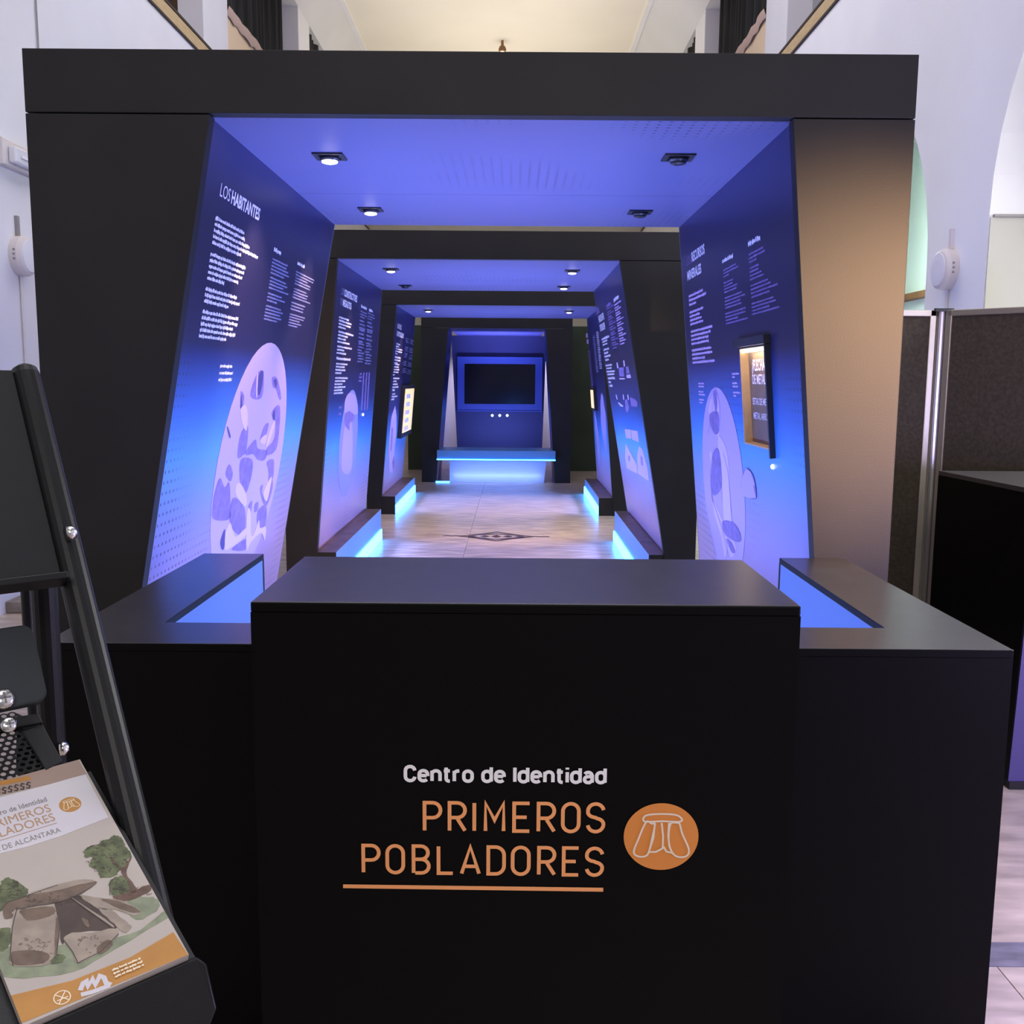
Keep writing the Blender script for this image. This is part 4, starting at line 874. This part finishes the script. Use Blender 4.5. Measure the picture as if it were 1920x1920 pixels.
# rear uprights
def vpost(px, py, dist, r, z0=.0, z1=1.6, name='rear_upright'):
    p = EYE+ray(px, py).normalized()*dist; return MB().tube((p.x, p.y, z0), (p.x, p.y, z1), r, 16).build(name, M['tube'], t)
vpost(88, 1200, 1.02, .0115, 0, 1.36); vpost(56, 1200, 1.10, .006, 0, 1.36)
# slate plastic bracket plate with screws
BP = Plane(EYE+ray(25, 1260).normalized()*.92, ewh, rd)
def rrect(P, x0, y0, x1, y1, r):
    (a0, b0), (a1, b1) = P.px(x0, y1), P.px(x1, y0)
    return arc(a1-r, b1-r, r, r, 90, 0, 5)+arc(a1-r, b0+r, r, r, 0, -90, 5)+arc(a0+r, b0+r, r, r, 270, 180, 5)+arc(a0+r, b1-r, r, r, 180, 90, 5)
pp = rrect(BP, -70, 1168, 60, 1345, .009)
MB().prism([BP.w(a, b, 0) for a, b in pp], -BP.n*.012).build('bracket_plate', M['slateplastic'], t, .002)
def screw(P, px, py, r, name, m, h=0):
    c = P.w(*P.px(px, py), h); k = MB().lathe(c, P.n, [(r, 0), (r, r*.35), (r*.75, r*.6), (r*.3, r*.7)], 18)
    o = k.build(name, m, t, 0, True)
    a = P.w(*P.px(px, py), h+r*.68); MB().obox(a, P.r*r*.55, P.u*r*.1, P.n*r*.1).obox(a, P.u*r*.55, P.r*r*.1, P.n*r*.1).build('cross_slot', M['alu_dark'], o)
screw(BP, 6, 1312, .0085, 'screw', M['chrome'], .0005); screw(BP, 14, 1362, .0062, 'screw', M['chrome'], .004)
# perforated basket back: expanded-metal lattice and a ribbed edge
GP = Plane(EYE+ray(15, 1400).normalized()*.95, ewh, eu)
g0, g1 = GP.px(-60, 1500), GP.px(34, 1330); k = MB(); st_ = .0066; lines = []
na = int((g1[0]-g0[0])/st_); nb = int((g1[1]-g0[1])/(st_*.87))
for j in range(nb):
    for i in range(na):
        cx, cy = g0[0]+(i+(j % 2)*.5)*st_, g0[1]+j*st_*.87
        p = arc(cx, cy, st_*.47, st_*.47, 0, 360, 8); lines.append(p[:-1]+[p[0]])
o = GP.strokes('perforated_mesh', lines, .0017, M['tube'], t, 0); tag(o, kind='stuff')
MB().prism([GP.w(*GP.px(*q), -.004) for q in ((30, 1440), (33, 1330), (66, 1345), (90, 1440), (80, 1475))], -GP.n*.003).build('basket_side', M['tube'], t)
for i in range(8):
    f = i/7; MB().obox(GP.w(*GP.px(50+f*8, 1385+f*70), -.002), GP.r*.007, GP.u*.0011, GP.n*.0014).build('rib', M['sheet'], t)
MB().prism([GP.w(*GP.px(*q), .002) for q in ((-30, 1360), (72, 1345), (80, 1362), (-30, 1382))], GP.n*.003).build('bracket_bar', M['tube'], t, .0008)
MB().prism([GP.w(*GP.px(*q), 0) for q in ((42, 1376), (80, 1362), (116, 1432), (84, 1448))], GP.n*.003).build('bracket_arm', M['sheet'], t, .0008)
# leaflet tray: back, side, folded front lip
tb = -.0075
MB().prism([LP.w(a, b, tb-.003) for a, b in ((.006, -.004), (.006, .21), (-.30, .21), (-.30, -.004))], LP.n*.003).build('tray_back', M['tube'], t)
lip = [(.010, -.003), (-.30, -.003), (-.30, -.045), (.0105, -.045)]
pts = [LP.w(.006, -.002, -.004), LP.w(.011, -.008, -.008), LP.w(.011, -.030, -.030), LP.w(.004, -.036, -.036), LP.w(-.30, -.036, -.036), LP.w(-.30, -.002, -.004)]
MB().prism(pts, -(LP.n*.004-LP.u*.004)).build('tray_lip', M['tube'], t, .0015)
MB().tube(LP.w(-.012, -.02, -.04), LP.w(-.012, -.02, -.04)-Vector((0, 0, 1.0)), .009, 14).build('front_upright', M['tube'], t)
# ---- leaflet
lf = thing('leaflet', BR, 'printed leaflet with dolmen drawing and ochre foot band, resting in the stand tray', 'leaflet')
MB().prism([LP.w(a, b, -.006) for a, b in ((0, 0), (0, LH), (-LW, LH), (-LW, 0))], LP.n*.006).build('sheets', M['paper'], lf)
c37 = T((0, 1400), 3.6925)
lp = lambda pts: [LP.px(*c37(q)) for q in pts]
def clampL(pts): return [(min(0, max(-LW, a)), min(LH, max(0, b))) for a, b in pts]
def rough_edge(pts, amp, n=5):
    """wavering hand-drawn outline through the given points"""
    q = smooth_loop(pts, n)[:-1]; return [(x+rng.uniform(-amp, amp), y+rng.uniform(-amp, amp)) for x, y in q]
def print_(name, lst, m, h, amp=None):
    return LP.polys(name, [clampL(rough_edge(lp(z), amp) if amp is not None else lp(z)) for z in lst], m, lf, h, .00006)
H1, H2, H3, H4 = .0001, .0002, .0003, .0004
print_('header_band', [[(-470, 370), (540, 85), (600, 190), (330, 262), (-60, 352), (-470, 480)]], M['paper_top'], H1)
print_('pale_band', [[(-440, 470), (0, 352), (330, 265), (590, 190), (750, 490), (420, 620), (200, 690), (0, 740), (-300, 800)]], M['paper_white'], H1)
print_('header_tab', [[(-300, 325), (0, 235), (205, 205), (215, 230), (0, 270), (-300, 365)]], M['ochre'], H2)
print_('foot_band', [[(1200, 1285), (1310, 1455), (150, 1915), (60, 1730), (500, 1620), (900, 1460)]], M['ochre'], H1)
print_('ground_wash', [[(0, 1400), (430, 1370), (900, 1300), (1150, 1130), (1190, 1170), (900, 1340), (500, 1560), (100, 1600), (-20, 1540)], [(870, 1080), (1060, 1040), (1100, 1120), (950, 1200)]], M['leaf2'], H1, 0.0007)
print_('bush', [[(-60, 1130), (0, 950), (60, 910), (140, 950), (195, 1015), (60, 1080), (10, 1140)], [(-20, 1290), (50, 1250), (75, 1290), (60, 1390), (-10, 1410)]], M['leaf'], H2, 0.0008)
print_('tree_crown', [[(585, 720), (630, 690), (690, 680), (700, 650), (760, 640), (790, 615), (840, 625), (870, 690), (905, 750), (880, 790), (860, 840), (820, 850), (800, 890), (700, 910), (670, 860), (620, 820), (640, 770), (590, 760)], [(760, 940), (800, 905), (860, 900), (900, 960), (930, 1000), (860, 1020), (770, 1030)]], M['leaf'], H2, 0.0009)
print_('tree_trunk', [[(890, 780), (910, 770), (875, 880), (930, 960), (940, 1010), (905, 1010), (890, 950), (845, 880), (830, 850), (770, 790), (775, 770), (850, 840)], [(780, 1040), (900, 1010), (1030, 960), (1040, 1000), (880, 1070)]], M['bark'], H3, 0.0004)
print_('dolmen_shadow', [[(380, 1080), (500, 1040), (600, 1040), (760, 1160), (800, 1260), (500, 1290), (430, 1370), (410, 1200)]], M['rockdd'], H2, 0.0003)
print_('capstone', [[(20, 1120), (50, 1080), (200, 1030), (400, 960), (560, 925), (665, 935), (640, 970), (540, 1030), (400, 1080), (110, 1130), (90, 1180), (30, 1190)]], M['rockd'], H3, 0.0003)
print_('capstone_light', [[(200, 1025), (330, 975), (560, 922), (660, 935), (560, 955), (380, 1000)]], M['rock'], H4, 0.0003)
print_('standing_stone', [[(120, 1115), (350, 1100), (390, 1130), (415, 1250), (390, 1440), (330, 1510), (90, 1520), (72, 1430), (85, 1250)], [(440, 1340), (500, 1290), (640, 1290), (780, 1260), (820, 1300), (700, 1420), (540, 1500), (500, 1420)], [(560, 1030), (700, 1050), (850, 1070), (970, 1140), (930, 1170), (800, 1130), (700, 1130), (580, 1060)], [(490, 1050), (550, 1080), (760, 1220), (770, 1250), (600, 1130)], [(680, 1120), (780, 1140), (880, 1220), (910, 1250), (860, 1290), (790, 1230)]], M['rock'], H3, 0.0003)
print_('stone_shade', [[(140, 1130), (230, 1120), (360, 1110), (380, 1150), (330, 1180), (200, 1205), (150, 1170)], [(390, 1190), (415, 1240), (400, 1380), (375, 1440)], [(90, 1420), (330, 1430), (300, 1500), (95, 1510)], [(670, 1400), (740, 1340), (780, 1370), (700, 1440)], [(700, 1060), (850, 1080), (970, 1145), (870, 1140)], [(560, 1190), (600, 1200), (620, 1250), (590, 1240)]], M['rockd'], H4, 0.0004)
print_('yellow_tuft', [[(350, 1480), (400, 1440), (450, 1455), (430, 1490), (370, 1505)]], M['leaf'], H4, 0.0005)
def out(lst): tag(LP.strokes('drawn_outline', [clampL(lp(z)) for z in lst], .0006, M['outline'], lf, H4+.00008, .00005), kind='stuff')
out([[(120, 1115), (85, 1250), (72, 1430), (90, 1520)], [(390, 1130), (415, 1250), (390, 1440), (410, 1450)], [(440, 1340), (500, 1420), (540, 1500)], [(20, 1120), (50, 1080), (200, 1030), (400, 960)], [(640, 970), (540, 1030), (400, 1080), (110, 1130)], [(490, 1050), (600, 1130), (770, 1250)], [(820, 1300), (700, 1420), (540, 1500)], [(585, 720), (630, 690), (690, 680)], [(760, 1030), (760, 940), (800, 905)]])
def scribble(name, cx, cy, rx, ry, n, m, h):
    L = []
    for _ in range(n):
        a = rng.uniform(0, 6.28); d = math.sqrt(rng.random()); x, y = cx+rx*d*math.cos(a), cy+ry*d*math.sin(a); z = rng.uniform(8, 16); b0 = rng.uniform(0, 6.28)
        L.append(clampL(lp([(x+z*math.cos(b0+k*.8), y+z*.7*math.sin(b0+k*.8)) for k in range(5)])))
    return tag(LP.strokes(name, L, .00035, m, lf, h, .00005), kind='stuff')
scribble('leaf_drawing', 740, 770, 140, 120, 60, M['outline'], H4); scribble('leaf_drawing', 830, 965, 65, 50, 18, M['outline'], H4); scribble('leaf_drawing', 90, 990, 80, 70, 22, M['outline'], H4)
scribble('stone_drawing', 240, 1400, 130, 90, 34, M['rockd'], H4+.0001); scribble('stone_drawing', 640, 1370, 120, 60, 22, M['rockd'], H4+.0001); scribble('stone_drawing', 350, 1050, 230, 40, 26, M['outline'], H4+.0001); scribble('scrub_drawing', 930, 1010, 110, 40, 34, M['bark'], H4)
def ltext(body, bl, br, tl, m, bold=0, name='cover_lettering'):
    a, b, c = (LP.px(*c37(q)) for q in (bl, br, tl))
    return LP.text(name, body, a[0], a[1], b[0]-a[0], c[1]-a[1], m, lf, H3, bold)
def ltext2(body, right, hgt, width, m, bold=0, keep=None):
    """right-aligned to a pixel; the part that falls left of the cover edge cannot occur: widths fit the cover"""
    a = LP.px(*c37(right)); return LP.text('cover_lettering', body, a[0]-width, a[1], width, hgt, m, lf, H3, bold)
ltext2('Centro de Identidad', (328, 378), .0052, .046, M['paper_grey'], .01)
ltext2('PRIMEROS', (358, 447), .0085, .044, M['paper_tan'])
ltext2('POBLADORES', (388, 510), .0085, .058, M['paper_tan'])
ltext2('VALENCIA DE ALCÁNTARA', (425, 590), .0052, .070, M['paper_grey'])
a = LP.px(*c37((395, 530))); LP.poly('cover_rule', [(a[0], a[1]), (a[0], a[1]+.0005), (a[0]-.06, a[1]+.0005), (a[0]-.06, a[1])], M['paper_tan'], lf, H3, .00005)
# curled black header mark
hs = []
for i in range(6):
    x0 = 205-i*42; y0 = 270+i*9
    hs.append(lp([(x0+8, y0-18), (x0-12, y0-22), (x0-20, y0-6), (x0+2, y0+2), (x0-2, y0+18), (x0-24, y0+16)]))
LP.strokes('header_mark', [clampL(z) for z in hs], .0011, M['paper_ink'], lf, H3, .00005)
ec = LP.px(*c37((486, 401))); er = abs(LP.px(*c37((565, 390)))[0]-ec[0])*1.0
lem = LP.poly('emblem', [(ec[0]+er*math.cos(2*math.pi*i/36), ec[1]+er*math.sin(2*math.pi*i/36)) for i in range(36)], M['ochre'], lf, H2, .00008)
sc_ = er/re
LP.strokes('dolmen_outline', [[(ec[0]+(x-ce[0])*sc_, ec[1]+(y-ce[1])*sc_) for x, y in z] for z in emb], .0005, M['emline'], lem, H3+.0001, .00005)
# logos on the foot band
lc = LP.px(*c37((430, 1738))); lr = .0050
LP.strokes('foot_logo_ring', [[(lc[0]+lr*math.cos(2*math.pi*i/28), lc[1]+lr*math.sin(2*math.pi*i/28)) for i in range(28)]+[(lc[0]+lr, lc[1])]], .0007, M['emline'], lf, H3, .00005)
LP.strokes('foot_logo_star', [[(lc[0]-.003, lc[1]-.0035), (lc[0]+.003, lc[1]+.0035)], [(lc[0]+.003, lc[1]-.0035), (lc[0]-.003, lc[1]+.0035)], [(lc[0]-.0035, lc[1]-.001), (lc[0]+.0035, lc[1]-.001)]], .0007, M['emline'], lf, H3, .00005)
sc3 = lp([(555, 1690), (575, 1640), (600, 1625), (610, 1660), (640, 1610), (660, 1650), (690, 1590), (720, 1600), (735, 1640), (770, 1650)])
LP.strokes('foot_logo_script', [clampL(sc3), clampL(lp([(560, 1720), (640, 1700), (760, 1655)]))], .0032, M['paper_white'], lf, H3, .00005)
paragraph(LP, 'foot_lettering', (0, 1400), 3.6925, (775, 1555), (795, 1600), [(935, 1500), (960, 1535), (925, 1570)], M['emline'], lf, xh=.6)
